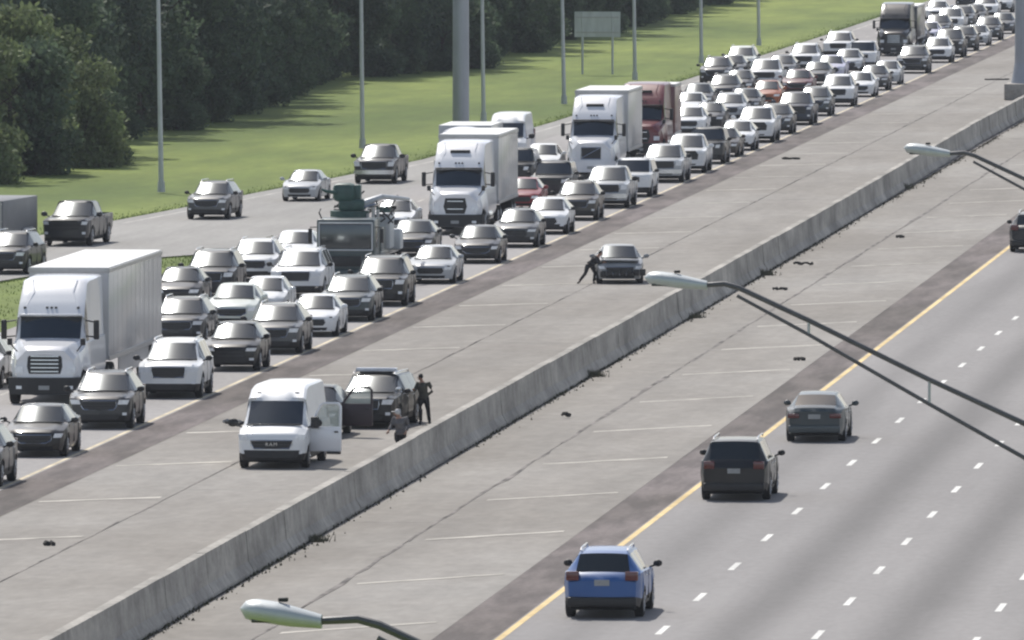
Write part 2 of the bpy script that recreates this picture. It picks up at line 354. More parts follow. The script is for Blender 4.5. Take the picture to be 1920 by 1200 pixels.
def car_parts(sp):
    """Half section columns 0..8 from sill to roof centre; returns bmeshes per part."""
    Lc = sp['L']; cx = Lc / 2
    st = {0.0, Lc}
    for key in ('zt', 'zb', 'wt', 'wb', 'zl'): st |= {k[0] for k in sp[key]}
    for yc, r in sp['arch']:
        for o in (-1.1, -1.04, -.8, -.4, 0, .4, .8, 1.04, 1.1): st.add(round(yc + o * r, 3))
    for a, b in sp['side']: st |= {a, b}
    st |= set(sp['ws']); st |= set(sp['rw']) if sp['rw'] else set()
    st = sorted(s for s in st if 0 <= s <= Lc); ys = [st[0]]
    for s in st[1:]:
        if s - ys[-1] > 0.012: ys.append(s)
    Wm = max(k[1] for k in sp['wb'])
    def sec(y):
        zt, zb, wt, wb, zl = (interp(sp[k], y) for k in ('zt', 'zb', 'wt', 'wb', 'zl'))
        zt = max(zt, zb + 0.012)
        arch = 0
        for yc, r in sp['arch']:
            if abs(y - yc) < 1.06 * r: arch = max(arch, r * 0.98 + sqrt((1.1 * r) ** 2 - (y - yc) ** 2))
        zlo = max(zl, arch)
        zm = max(sp.get('zm', .72), arch + .04) if zb > sp.get('zm', .72) + .06 else max(zlo + .06, zb - .1)
        zm = min(zm, zb - .03)
        z1 = zlo + .4 * (zm - zlo)
        wlow = wb + sp.get('flare', .03) * (1 if arch else .3) - .02
        P = [(wlow - .05, zlo), (wlow + .005, z1), (wlow + .02, zm), (wb, zb), (wb - .025 - .02 * (zt - zb > .2), zb + .03 * min(1, (zt - zb) / .2))]
        if sp.get('bed') and y > sp['bed'][0]:
            fl = sp['bed'][1]
            P = P[:4] + [(wb - .01, zb + .03), (wb - .07, zb + .03), (wb - .1, fl), (wb * .7, fl), (wb * .5, fl), (wb * .25, fl), (0, fl)]
        else:
            z5 = max(zt - .075, P[4][1] + .002)
            P += [(wt + .015 if zt - zb > .15 else min(wt + .015, wb - .03), z5), (wt * .93, zt - .022), (wt * .74, zt - .012), (wt * .5, zt - .005), (wt * .25, zt - .001), (0, zt)]
        f = max(0, 1 - y / sp['bowlen']); rr = max(0, 1 - (Lc - y) / sp['bowlen'])
        out = []
        for i, (x, z) in enumerate(P):
            t = (x / Wm)
            yy = y + sp['bow'] * f * t ** 2.4 - sp.get('rbow', .14) * rr * t ** 2.4
            if sp['ws'][0] - .02 <= y <= sp['ws'][1] + .02: yy += sp.get('wbow', .30) * t ** 2 * (1 if i >= 5 else .6 if i == 4 else .25)
            if y < .02: yy += sp.get('lean', .06) * max(0, (z - .45)) - .0 + (.05 if z < .3 else 0)
            out.append((x, yy - cx, z))
        return out
    S = [sec(y) for y in ys]
    parts = {k: (B(), {}) for k in ('body', 'lower_trim', 'windshield', 'rear_window')}
    sides = [(B(), {}) for _ in range(2 * len(sp['side']))]
    def v(p, co):
        key = (round(co[0], 3), round(co[1], 3), round(co[2], 3)); bm_, d = p
        if key not in d: d[key] = bm_.verts.new(co)
        return d[key]
    def face(p, cs):
        vs = []
        for c in cs:
            q = v(p, c)
            if q not in vs: vs.append(q)
        if len(vs) > 2:
            try: p[0].faces.new(vs)
            except ValueError: pass
    for i in range(len(ys) - 1):
        ym = (ys[i] + ys[i + 1]) / 2
        for k in range(10):
            for s in (1, -1):
                a, b_, c, d = S[i][k], S[i + 1][k], S[i + 1][k + 1], S[i][k + 1]
                q = [(p[0] * s, p[1], p[2]) for p in (a, b_, c, d)]
                if s < 0: q = q[::-1]
                tgt = parts['body']
                if k == 0 and sp.get('clad'): tgt = parts['lower_trim']
                if k >= 6 and sp['ws'][0] < ym < sp['ws'][1]: tgt = parts['windshield']
                if k >= 6 and sp['rw'] and sp['rw'][0] < ym < sp['rw'][1]: tgt = parts['rear_window']
                if k == 4:
                    for j, (a0, b0) in enumerate(sp['side']):
                        if a0 < ym < b0: tgt = sides[2 * j + (s < 0)]
                face(tgt, q)
    for si, rev in ((0, False), (len(ys) - 1, True)):       # nose and tail caps
        f = S[si]; fr = [-1, -.8, -.5, 0, .5, .8, 1]
        row = []
        for (x, yy, z) in f[:10]:
            r_ = []
            for q in fr:
                t = abs(q) * x / Wm; tx = x / Wm
                bow = (sp['bow'] if si == 0 else -sp.get('rbow', .14))
                r_.append((q * x, yy - bow * tx ** 2.4 + bow * t ** 2.4, z))
            row.append(r_)
        row.append([(0, f[10][1], f[10][2])] * 7)
        for k in range(10):
            for j in range(6):
                q = [row[k][j], row[k][j + 1], row[k + 1][j + 1], row[k + 1][j]]
                if rev: q = q[::-1]
                face(parts['lower_trim'] if (k == 0 and sp.get('clad')) else parts['body'], q)
    for p in list(parts.values()) + sides: bmesh.ops.recalc_face_normals(p[0], faces=p[0].faces)
    return parts, sides, S, Wm

def nose_y(sp, x, z, Wm):
    t = min(1, abs(x) / Wm)
    return sp['bow'] * t ** 2.4 + sp.get('lean', .06) * max(0, z - .45) + (.05 if z < .3 else 0) - sp['L'] / 2

def nose_patch(sp, Wm, poly, off=.012, th=.03, nx=7):
    """curved plate on the nose; poly = list of (z, xleft, xright) rows"""
    bm = B(); F_, K_ = [], []
    for z, xa, xb in poly:
        F_.append([bm.verts.new((x, nose_y(sp, x, z, Wm) - off, z)) for x in np.linspace(xa, xb, nx)])
        K_.append([bm.verts.new((x, nose_y(sp, x, z, Wm) + th, z)) for x in np.linspace(xa, xb, nx)])
    n = len(poly)
    for i in range(n - 1):
        for j in range(nx - 1):
            bm.faces.new((F_[i][j], F_[i][j + 1], F_[i + 1][j + 1], F_[i + 1][j]))
            bm.faces.new((K_[i][j + 1], K_[i][j], K_[i + 1][j], K_[i + 1][j + 1]))
    for j in range(nx - 1):
        bm.faces.new((F_[0][j + 1], F_[0][j], K_[0][j], K_[0][j + 1])); bm.faces.new((F_[-1][j], F_[-1][j + 1], K_[-1][j + 1], K_[-1][j]))
    for i in range(n - 1):
        bm.faces.new((F_[i][0], F_[i + 1][0], K_[i + 1][0], K_[i][0])); bm.faces.new((F_[i + 1][-1], F_[i][-1], K_[i][-1], K_[i + 1][-1]))
    bmesh.ops.recalc_face_normals(bm, faces=bm.faces)
    return bm

WHEELS = {}
def wheel(parent, x, y, r, wd=.22, dual=False):
    key = (r, wd, x > 0)
    o = bpy.data.objects.new('wheel', None); s = 1 if x > 0 else -1
    if key not in WHEELS:
        bm = B(); lathe_x(bm, [(-wd / 2, r * .62), (-wd / 2, r * .93), (-wd * .38, r), (wd * .38, r), (wd / 2, r * .93), (wd / 2, r * .62)], 0, 0, 0, 22)
        t = bpy.data.meshes.new('wheel'); bm.to_mesh(t); bm.free(); t.materials.append(M['tyre'])
        t.polygons.foreach_set('use_smooth', [True] * len(t.polygons)); t.set_sharp_from_angle(angle=R(40))
        bm = B(); xo = s * wd / 2
        lathe_x(bm, [(xo - s * .03, r * .66), (xo + s * .006, r * .66), (xo + s * .006, r * .58), (xo - s * .05, r * .55)], 0, 0, 0, 22, False)
        lathe_x(bm, [(xo - s * .04, r * .17), (xo + s * .01, r * .14)], 0, 0, 0, 10)
        for j in range(5):
            a = 2 * pi * j / 5
            p0 = (xo - s * .01, cos(a) * r * .1, sin(a) * r * .1); p1 = (xo - s * .005, cos(a) * r * .6, sin(a) * r * .6)
            tube(bm, [p0, p1], [r * .10, r * .085], 5)
        bmesh.ops.recalc_face_normals(bm, faces=bm.faces)
        m_ = bpy.data.meshes.new('rim'); bm.to_mesh(m_); bm.free(); m_.materials.append(M['rim'])
        WHEELS[key] = (t, m_)
    t, m_ = WHEELS[key]
    o = bpy.data.objects.new('wheel', t); col.objects.link(o); o.parent = parent; o.location = (x, y, r)
    q = bpy.data.objects.new('rim', m_); col.objects.link(q); q.parent = o
    return o

def build_car(name, sp):
    root = empty(name); parts, sides, S, Wm = car_parts(sp); L2 = sp['L'] / 2
    white = (.7, .7, .7)
    body = obj('body', parts['body'][0], 'paint', root, 28, white)
    if sp.get('clad'): obj('lower_trim', parts['lower_trim'][0], 'plastic', root, 28)
    else: parts['lower_trim'][0].free()
    obj('windshield', parts['windshield'][0], 'wind', root, 60)
    if sp['rw']: obj('rear_window', parts['rear_window'][0], 'glass', root, 60)
    else: parts['rear_window'][0].free()
    for sbm, _ in sides:
        if len(sbm.faces): obj('side_window', sbm, 'glass', root, 60)
        else: sbm.free()
    # underbody
    Wb = Wm - .16
    boxo('underbody', (-Wb, Wb, -L2 + .22, L2 - .22, .2, sp.get('uz', .7)), 'under', root, .02)
    for yc, r in sp['arch']:
        for s in (-1, 1): wheel(root, s * (Wm - .11), yc - L2, r)
    g_ = sp['grille']; zt0 = sp['zt'][0][1]
    gm = obj('grille', nose_patch(sp, Wm, g_['poly']), 'plastic', root, 30)
    zs = [p[0] for p in g_['poly']]
    for k in range(g_.get('bars', 3)):
        z = min(zs) + (k + .7) / (g_.get('bars', 3) + .4) * (max(zs) - min(zs))
        xa = interp(sorted((p[0], p[1]) for p in g_['poly']), z) + .04
        obj('grille_bar', nose_patch(sp, Wm, [(z - .012, xa, -xa), (z + .012, xa, -xa)], off=.024), 'grillebar', gm, 30)
    if g_.get('surround'):
        bm = B(); P = g_['poly']; pts = [(p[1], nose_y(sp, p[1], p[0], Wm) - .02, p[0]) for p in P] + [(x, nose_y(sp, x, P[-1][0], Wm) - .02, P[-1][0]) for x in np.linspace(P[-1][1], P[-1][2], 6)[1:-1]] + [(p[2], nose_y(sp, p[2], p[0], Wm) - .02, p[0]) for p in P[::-1]]
        pts.append((P[0][1], nose_y(sp, P[0][1], P[0][0], Wm) - .02, P[0][0])); tube(bm, pts, .02, 6)
        obj('grille_surround', bm, 'chrome', gm, 40)
    obj('lower_intake', nose_patch(sp, Wm, sp['intake']), 'plastic', root, 30)
    for s in (-1, 1):
        z0, z1, xa, xb = sp['hl']
        rows = [(z0, xa, xb), (z1, xa + .04, xb + .05)] if s > 0 else [(z0, -xb, -xa), (z1, -xb - .05, -xa - .04)]
        obj('headlight', nose_patch(sp, Wm, rows, off=.022, th=.14, nx=6), 'lamp', root, 50)
        if sp.get('fog'): 
            z0, z1, xa, xb = sp['fog']; rows = [(z0, xa, xb), (z1, xa, xb)] if s > 0 else [(z0, -xb, -xa), (z1, -xb, -xa)]
            obj('fog_light', nose_patch(sp, Wm, rows, off=.02, nx=4), 'lamp', root, 50)
    if sp.get('bumper'):
        z0, z1 = sp['bumper']; obj('bumper', nose_patch(sp, Wm, [(z0, -Wm + .06, Wm - .06), ((z0 + z1) / 2, -Wm + .02, Wm - .02), (z1, -Wm + .05, Wm - .05)], off=.07, th=.03, nx=9), 'chrome', root, 60)
    # tail
    tl = sp['tl']; ty = L2 - .05
    for s in (-1, 1):
        xa, xb = tl[2], tl[3]; r_ = (xa, xb) if s > 0 else (-xb, -xa)
        boxo('tail_light', (r_[0], r_[1], ty - .16, ty + .06 - (.02), tl[0], tl[1]), 'tail', root, .02)
    boxo('rear_plate', (-.18, .18, L2 - .01, L2 + .015, sp.get('rpz', .7), sp.get('rpz', .7) + .14), 'plate', root)
    boxo('rear_bumper', (-Wm + .1, Wm - .1, L2 - .12, L2 + .03, .3, .52), 'plastic' if sp.get('clad') else 'paint', root, .03, white)
    # mirrors
    my = sp['ws'][0] + .22 - L2; mz = interp(sp['zb'], sp['ws'][0] + .2) + .02
    wb_ = interp(sp['wb'], sp['ws'][0] + .2)
    for s in (-1, 1):
        bm = B(); ms = sp.get('mir', 1.0)
        ellipsoid(bm, (s * (wb_ + .15 * ms), my, mz + .09 * ms), (.115 * ms, .07, .085 * ms), 10, 7)
        tube(bm, [(s * (wb_ - .04), my, mz), (s * (wb_ + .12), my, mz + .06)], .025, 5)
        obj('mirror', bm, sp.get('mirmat', 'paint'), root, 50, white)
    # wipers and cowl
    zc = interp(sp['zt'], sp['ws'][0])
    boxo('cowl', (-Wm * .8, Wm * .8, sp['ws'][0] - .07 - L2, sp['ws'][0] - .005 - L2, zc - .03, zc + .012), 'plastic', root, .006)
    if sp.get('rails'):
        ya, yb = sp['rails']; zt = interp(sp['zt'], (ya + yb) / 2); wt = interp(sp['wt'], (ya + yb) / 2)
        for s in (-1, 1):
            bm = B(); tube(bm, [(s * wt * .9, ya - L2, zt - .02), (s * wt * .9, ya + .12 - L2, zt + .045), (s * wt * .9, yb - .12 - L2, zt + .04), (s * wt * .9, yb - L2, zt - .03)], .022, 6)
            obj('roof_rail', bm, 'chrome', root, 40)
    if sp.get('doorlines'):
        bm = B()
        for yy in sp['doorlines']:
            wb2 = interp(sp['wb'], yy)
            for s in (-1, 1): bx(bm, *sorted((s * (wb2 - .03), s * (wb2 + .012))), yy - L2 - .008, yy - L2 + .008, .36, interp(sp['zb'], yy) - .02)
        tag(obj('door_seams', bm, 'under', root, 0), kind='stuff')
        for yy in sp['doorlines'][1:]:
            wb2 = interp(sp['wb'], yy)
            for s in (-1, 1): boxo('door_handle', (*sorted((s * (wb2 - .01), s * (wb2 + .03))), yy - L2 - .2, yy - L2 - .05, interp(sp['zb'], yy) - .13, interp(sp['zb'], yy) - .1), 'chrome', root, .006)
    return root

K = {}
sedan = dict(L=4.72, zt=[(0, .62), (.05, .70), (.2, .77), (.6, .84), (1.15, .92), (1.22, .95), (1.95, 1.36), (2.2, 1.40), (2.9, 1.41), (3.35, 1.37), (4.05, 1.04), (4.2, 1.03), (4.62, 1.0), (4.72, .9)],
             zb=[(0, .58), (.2, .72), (1.2, .9), (3.6, .96), (4.3, .97), (4.72, .84)],
             wt=[(0, .6), (.3, .68), (1.15, .72), (1.22, .70), (2.0, .585), (3.3, .57), (4.05, .66), (4.72, .62)],
             wb=[(0, .74), (.25, .83), (.8, .87), (2.4, .88), (4.0, .87), (4.5, .82), (4.72, .74)],
             zl=[(0, .2), (.4, .19), (4.2, .2), (4.72, .3)], arch=[(.9, .33), (3.68, .33)], side=[(1.45, 2.32), (2.42, 3.2), (3.24, 3.62)],
             ws=(1.22, 1.95), rw=(3.35, 4.05), bow=.30, bowlen=1.0, rbow=.2, zm=.66, clad=False,
             grille=dict(poly=[(.40, -.42, .42), (.5, -.5, .5), (.62, -.44, .44)], bars=3), intake=[(.23, -.52, .52), (.33, -.56, .56)],
             hl=(.55, .66, .5, .76), tl=(.74, .88, .45, .80), doorlines=[1.3, 2.37, 3.4], pz=.34, rpz=.72)
K['sedan'] = build_car('sedan', sedan)
sedan2 = dict(sedan); sedan2.update(zt=[(0, .66), (.05, .74), (.2, .82), (.7, .9), (1.1, .97), (1.16, .99), (1.85, 1.42), (2.1, 1.46), (2.9, 1.47), (3.5, 1.41), (4.15, 1.12), (4.25, 1.1), (4.62, 1.06), (4.72, .95)],
    ws=(1.16, 1.85), rw=(3.5, 4.15), side=[(1.4, 2.28), (2.38, 3.2)], grille=dict(poly=[(.42, -.36, .36), (.52, -.52, .52), (.66, -.5, .5)], bars=2, chrome=True, surround=True), hl=(.58, .70, .56, .78), zb=[(0, .62), (.2, .76), (1.2, .93), (3.6, 1.0), (4.3, 1.02), (4.72, .88)])
K['sedan2'] = build_car('sedan', sedan2)
suv = dict(L=4.75, zt=[(0, .78), (.05, .9), (.18, .98), (.6, 1.03), (1.1, 1.07), (1.16, 1.10), (1.93, 1.54), (2.15, 1.61), (3.0, 1.63), (3.9, 1.60), (4.15, 1.55), (4.5, 1.12), (4.65, 1.05), (4.75, .92)],
           zb=[(0, .74), (.18, .9), (1.2, 1.03), (3.8, 1.10), (4.5, 1.08), (4.75, .88)],
           wt=[(0, .66), (.3, .74), (1.1, .78), (1.16, .76), (1.9, .64), (4.1, .60), (4.5, .70), (4.75, .7)],
           wb=[(0, .78), (.22, .88), (.8, .93), (4.0, .93), (4.5, .89), (4.75, .8)],
           zl=[(0, .26), (.4, .24), (4.3, .25), (4.75, .36)], arch=[(.88, .36), (3.7, .36)], side=[(1.38, 2.3), (2.4, 3.3), (3.38, 4.05)],
           ws=(1.16, 1.93), rw=(4.15, 4.5), bow=.24, bowlen=.9, rbow=.16, zm=.78, clad=True,
           grille=dict(poly=[(.58, -.44, .44), (.7, -.52, .52), (.85, -.48, .48)], bars=3, chrome=True, surround=True), intake=[(.3, -.55, .55), (.45, -.62, .62)],
           hl=(.74, .87, .54, .82), fog=(.42, .5, .68, .80), tl=(.92, 1.14, .55, .86), rails=(2.1, 4.0), doorlines=[1.25, 2.35, 3.35], rpz=.8, mirmat='plastic')
K['suv'] = build_car('suv', suv)
suv2 = dict(suv); suv2.update(L=4.95, zt=[(0, .92), (.05, 1.02), (.16, 1.08), (.6, 1.12), (1.15, 1.15), (1.21, 1.18), (2.05, 1.66), (2.25, 1.73), (3.0, 1.76), (4.3, 1.74), (4.5, 1.70), (4.78, 1.2), (4.88, 1.1), (4.95, .95)],
    zb=[(0, .88), (.18, 1.0), (1.2, 1.1), (4.0, 1.14), (4.6, 1.13), (4.95, .9)], ws=(1.21, 2.05), rw=(4.5, 4.78), arch=[(.92, .39), (3.85, .39)], side=[(1.42, 2.35), (2.45, 3.4), (3.5, 4.35)],
    wt=[(0, .74), (.3, .82), (1.15, .85), (1.21, .82), (1.85, .70), (4.4, .68), (4.8, .76), (4.95, .75)], wb=[(0, .86), (.2, .94), (.8, .97), (4.2, .97), (4.7, .94), (4.95, .86)],
    bow=.16, lean=.03, grille=dict(poly=[(.66, -.48, .48), (.85, -.52, .52), (.98, -.50, .50)], bars=4, chrome=True, surround=True), hl=(.82, .98, .58, .88), fog=(.46, .56, .7, .84), rails=(2.0, 4.3), uz=.75)
K['suv_large'] = build_car('suv', suv2)
hatch = dict(suv); hatch.update(L=4.45, zt=[(0, .7), (.05, .8), (.2, .88), (.6, .95), (1.02, 1.01), (1.08, 1.04), (1.85, 1.48), (2.1, 1.53), (2.9, 1.54), (3.6, 1.48), (3.8, 1.44), (4.2, 1.1), (4.35, 1.02), (4.45, .88)],
    zb=[(0, .66), (.2, .82), (1.1, .98), (3.6, 1.08), (4.2, 1.06), (4.45, .84)], ws=(1.08, 1.85), rw=(3.8, 4.2), arch=[(.85, .345), (3.48, .345)], side=[(1.35, 2.2), (2.3, 3.1), (3.16, 3.7)],
    wt=[(0, .62), (.3, .70), (1.02, .74), (1.08, .72), (1.9, .60), (3.8, .57), (4.2, .66), (4.45, .66)], wb=[(0, .75), (.22, .85), (.8, .90), (3.7, .90), (4.2, .86), (4.45, .76)],
    grille=dict(poly=[(.42, -.36, .36), (.55, -.5, .5), (.72, -.42, .42)], bars=2), hl=(.66, .76, .5, .80), fog=(.36, .44, .62, .76), rails=None, doorlines=[1.2, 2.25, 3.1], tl=(.85, 1.05, .5, .82), bow=.32)
K['crossover'] = build_car('crossover', hatch)
pick = dict(L=5.75, zt=[(0, .95), (.05, 1.08), (.14, 1.14), (.6, 1.17), (1.3, 1.2), (1.36, 1.22), (2.25, 1.75), (2.4, 1.81), (3.3, 1.82), (3.62, 1.78), (3.78, 1.25), (3.8, 1.24), (5.75, 1.24)],
            zb=[(0, .9), (.14, 1.05), (1.3, 1.15), (3.8, 1.2), (5.75, 1.2)],
            wt=[(0, .78), (.3, .85), (1.3, .88), (1.36, .85), (2.25, .72), (3.6, .71), (3.78, .8), (5.75, .8)],
            wb=[(0, .88), (.2, .96), (.8, .98), (5.5, .98), (5.75, .95)], zl=[(0, .36), (.4, .36), (5.4, .4), (5.75, .5)],
            arch=[(.98, .41), (4.65, .41)], side=[(1.6, 2.5), (2.6, 3.4)], ws=(1.36, 2.25), rw=(3.62, 3.78), bow=.12, bowlen=.8, rbow=.04, zm=.88, clad=False, bed=(3.79, .75), lean=.02,
            grille=dict(poly=[(.72, -.58, .58), (.9, -.62, .62), (1.06, -.58, .58)], bars=4, chrome=True, surround=True), intake=[(.40, -.5, .5), (.46, -.55, .55)], bumper=(.46, .66),
            hl=(.84, 1.05, .66, .92), tl=(.95, 1.18, .84, .96), doorlines=[1.5, 2.55, 3.55], uz=.72, pz=.5, rpz=.55, mirmat='plastic', mir=1.25)
K['pickup'] = build_car('pickup_truck', pick)
van = dict(L=5.9, zt=[(0, .9), (.05, 1.0), (.12, 1.08), (.5, 1.26), (.62, 1.32), (1.28, 2.0), (1.4, 2.1), (1.9, 2.38), (2.4, 2.46), (5.7, 2.46), (5.86, 2.4), (5.9, 2.2)],
           zb=[(0, .86), (.12, 1.0), (.6, 1.18), (1.3, 1.25), (5.9, 1.25)],
           wt=[(0, .78), (.2, .84), (.5, .88), (.62, .88), (1.28, .84), (2.0, .80), (5.9, .80)],
           wb=[(0, .88), (.15, .97), (.7, 1.01), (5.9, 1.0)], zl=[(0, .26), (.4, .26), (5.9, .3)], arch=[(.85, .36), (4.7, .36)], side=[(.95, 1.0)],
           ws=(.62, 1.28), rw=None, bow=.14, bowlen=.5, rbow=.03, zm=.80, clad=True, lean=.05,
           grille=dict(poly=[(.62, -.52, .52), (.75, -.60, .60), (.86, -.62, .62)], bars=1, chrome=True, surround=True), intake=[(.34, -.72, .72), (.45, -.8, .8), (.57, -.82, .82)],
           hl=(.86, 1.04, .70, .95), tl=(1.1, 1.6, .9, .99), uz=.6, pz=.4, mirmat='plastic', mir=1.5)
K['van'] = build_car('cargo_van', van)
suv3 = dict(suv2); suv3.update(L=4.7, zt=[(0, .95), (.04, 1.05), (.12, 1.10), (1.3, 1.14), (1.36, 1.17), (1.85, 1.68), (2.0, 1.74), (4.35, 1.72), (4.5, 1.66), (4.64, 1.15), (4.7, 1.0)], ws=(1.36, 1.85), rw=(4.5, 4.64), side=[(1.5, 2.4), (2.5, 3.4), (3.5, 4.3)], arch=[(.85, .40), (3.65, .40)],
    zb=[(0, .9), (.12, 1.05), (1.3, 1.1), (4.7, 1.12)], wt=[(0, .76), (1.3, .84), (1.36, .80), (2.0, .74), (4.5, .74), (4.7, .76)], wb=[(0, .84), (.15, .90), (.8, .93), (4.5, .93), (4.7, .88)],
    grille=dict(poly=[(.72, -.42, .42), (.95, -.42, .42)], bars=5), hl=(.80, .96, .50, .70), fog=None, rails=None, bow=.08, doorlines=[1.4, 2.45, 3.45])
K['suv_boxy'] = build_car('suv', suv3)
pick2 = dict(pick); pick2.update(grille=dict(poly=[(.66, -.62, .62), (.9, -.66, .66), (1.08, -.52, .52)], bars=2), bumper=None, hl=(.9, 1.03, .68, .9), fog=(.5, .6, .72, .86), mirmat='paint')
K['pickup2'] = build_car('pickup_truck', pick2)
comp = dict(sedan); comp.update(L=4.3, zt=[(0, .66), (.05, .74), (.2, .82), (.55, .9), (.9, .98), (.96, 1.0), (1.75, 1.42), (2.0, 1.47), (2.9, 1.46), (3.5, 1.36), (4.05, 1.02), (4.2, .95), (4.3, .84)], zb=[(0, .62), (.2, .76), (1.0, .94), (3.5, 1.0), (4.05, 1.0), (4.3, .8)],
    wt=[(0, .58), (.3, .66), (.9, .70), (.96, .68), (1.8, .57), (3.5, .56), (4.05, .62), (4.3, .6)], wb=[(0, .72), (.25, .81), (.8, .85), (3.5, .85), (4.0, .82), (4.3, .72)], arch=[(.82, .32), (3.4, .32)], ws=(.96, 1.75), rw=(3.5, 4.05), side=[(1.25, 2.1), (2.2, 3.0), (3.05, 3.4)],
    grille=dict(poly=[(.38, -.5, .5), (.48, -.46, .46), (.56, -.3, .3)], bars=1), hl=(.60, .72, .44, .74), doorlines=[1.1, 2.15, 3.05], intake=[(.22, -.4, .4), (.3, -.5, .5)])
K['compact'] = build_car('sedan', comp)
for k_ in K: index_tree(K[k_])

# ------------------------------------------------------------------ semi tractors with trailers
def semi(style=0, total=21.5, cabmat='truckwhite', boxmat='trailer', H=4.08, Lt=6.2):
    root = empty('semi_truck'); W = 1.2
    sp = dict(L=Lt, zt=[(0, 1.50), (.06, 1.72), (.25, 1.84), (1.3, 2.02), (1.36, 2.05), (1.72, 2.72), (1.8, 2.80), (2.0, 3.05), (2.9, 3.78), (3.3, 3.86), (Lt, 3.9)],
              zb=[(0, 1.38), (.25, 1.5), (1.3, 1.75), (1.4, 1.9), (Lt, 1.95)],
              wt=[(0, .62), (.3, .74), (1.3, .98), (1.36, 1.03), (1.75, 1.05), (2.9, 1.0), (3.3, 1.03), (Lt, 1.08)],
              wb=[(0, .88), (.3, .98), (1.3, 1.12), (1.5, 1.17), (2.2, 1.19), (Lt, 1.2)], zl=[(0, .72), (1.6, .72), (1.7, .75), (Lt, .75)],
              arch=[(1.05, .52)], side=[(1.78, 2.35)], ws=(1.36, 1.72), rw=None, bow=.32, bowlen=1.0, rbow=.0, zm=1.25, flare=.1, lean=.08)
    parts, sides, S, Wm = car_parts(sp); L2 = sp['L'] / 2
    T = total; off = T / 2      # whole thing centred on its length
    sh = Matrix.Translation((0, L2 - off, 0))
    def ob(n, bm, m, p=root, s=35): bmesh.ops.transform(bm, matrix=sh if not getattr(bm, 'x', None) else Matrix(), verts=bm.verts); return obj(n, bm, m, p, s)
    ob('cab', parts['body'][0], cabmat, s=30); parts['lower_trim'][0].free(); parts['rear_window'][0].free()
    ob('windshield', parts['windshield'][0], 'wind', s=60)
    for sb, _ in sides: ob('side_window', sb, 'glass', s=60)
    ny = lambda x, z: nose_y(sp, x, z, Wm)
    P = [[(.98, -.5, .5), (1.2, -.56, .56), (1.48, -.54, .54), (1.58, -.48, .48)], [(.9, -.4, .4), (1.2, -.5, .5), (1.56, -.42, .42)], [(.95, -.47, .47), (1.5, -.47, .47)]][style]
    gr = ob('grille', nose_patch(sp, Wm, P), 'plastic', s=30)
    nb = [5, 2, 1][style]
    for k in range(nb):
        z = P[0][0] + (k + .6) / nb * (P[-1][0] - P[0][0]); xa = P[0][1] + .06
        if style < 2: ob('grille_bar', nose_patch(sp, Wm, [(z - .018, xa, -xa), (z + .018, xa, -xa)], off=.03), 'chrome', gr, 30)
    if style == 2:
        bm = B(); a, b_ = (-.45, ny(-.45, 1.0) - .03, 1.0), (.42, ny(.42, 1.48) - .03, 1.48); tube(bm, [a, b_], .025, 6); ob('grille_bar', bm, 'chrome', gr)
        bm = B(); pts = [(x, ny(x, z) - .03, z) for x, z in ((-.47, .95), (.47, .95), (.47, 1.5), (-.47, 1.5), (-.47, .95))]; tube(bm, pts, .03, 6); ob('grille_surround', bm, 'chrome', gr)
    for s in (-1, 1):
        r_ = (.68, .96) if s > 0 else (-.96, -.68)
        ob('headlight', nose_patch(sp, Wm, [(1.0, *r_), (1.22, *r_)], off=.03, th=.2, nx=5), 'lamp', s=50)
    bm = nose_patch(sp, Wm, [(.32, -1.1, 1.1), (.5, -1.17, 1.17), (.86, -1.17, 1.17)], off=.1, th=.25, nx=11)
    ob('bumper', bm, 'plastic' if style != 2 else cabmat, s=40)
    for s in (-1, 1):
        r_ = (.72, .9) if s > 0 else (-.9, -.72); ob('fog_light', nose_patch(sp, Wm, [(.5, *r_), (.6, *r_)], off=.13, nx=3), 'lamp')
    ob('licence_plate', nose_patch(sp, Wm, [(.48, -.17, .17), (.61, -.17, .17)], off=.13, nx=3), 'plate', s=0)
    # visor, marker lights, vent
    y0 = -L2
    bm = B(); bx(bm, -1.0, 1.0, y0 + 1.62, y0 + 1.86, 2.74, 2.80, .02); ob('visor', bm, cabmat if style == 0 else 'plastic')
    for x in (-.85, -.14, 0, .14, .85):
        bm = B(); bx(bm, x - .04, x + .04, y0 + 1.92, y0 + 2.02, 2.95, 3.02, .01); ob('marker_light', bm, 'plastic')
    if style:
        bm = B(); bx(bm, -.42, .42, y0 + 2.42, y0 + 2.62, 3.38, 3.53, .03); ob('roof_vent', bm, 'plastic')
    # fairing ridge lines on the roof cap
    for s in (-1, 1):
        bm = B(); tube(bm, [(s * .82, y0 + 2.02, 3.02), (s * .62, y0 + 2.5, 3.44), (s * .7, y0 + 2.95, 3.80)], .03, 6); ob('fairing_ridge', bm, cabmat)
        # mirrors
        bm = B(); bx(bm, *sorted((s * 1.38, s * 1.56)), y0 + 1.5, y0 + 1.62, 2.0, 2.62, .04)
        tube(bm, [(s * 1.12, y0 + 1.7, 2.1), (s * 1.42, y0 + 1.6, 2.08)], .025, 5); tube(bm, [(s * 1.1, y0 + 1.75, 2.6), (s * 1.42, y0 + 1.6, 2.55)], .025, 5)
        ob('mirror', bm, 'plastic')
        bm = B(); bx(bm, *sorted((s * 1.08, s * 1.24)), y0 + .5, y0 + .6, 1.86, 2.08, .03); tube(bm, [(s * .9, y0 + .75, 1.6), (s * 1.14, y0 + .56, 1.9)], .022, 5)
        ob('hood_mirror', bm, 'plastic')
        # fuel tank and steps
        bm = B(); lathe = [(0, .31), (0, .33)]
        tube(bm, [(s * .98, y0 + 2.5, .68), (s * .98, y0 + 4.0, .68)], .32, 14); ob('fuel_tank', bm, 'chrome')
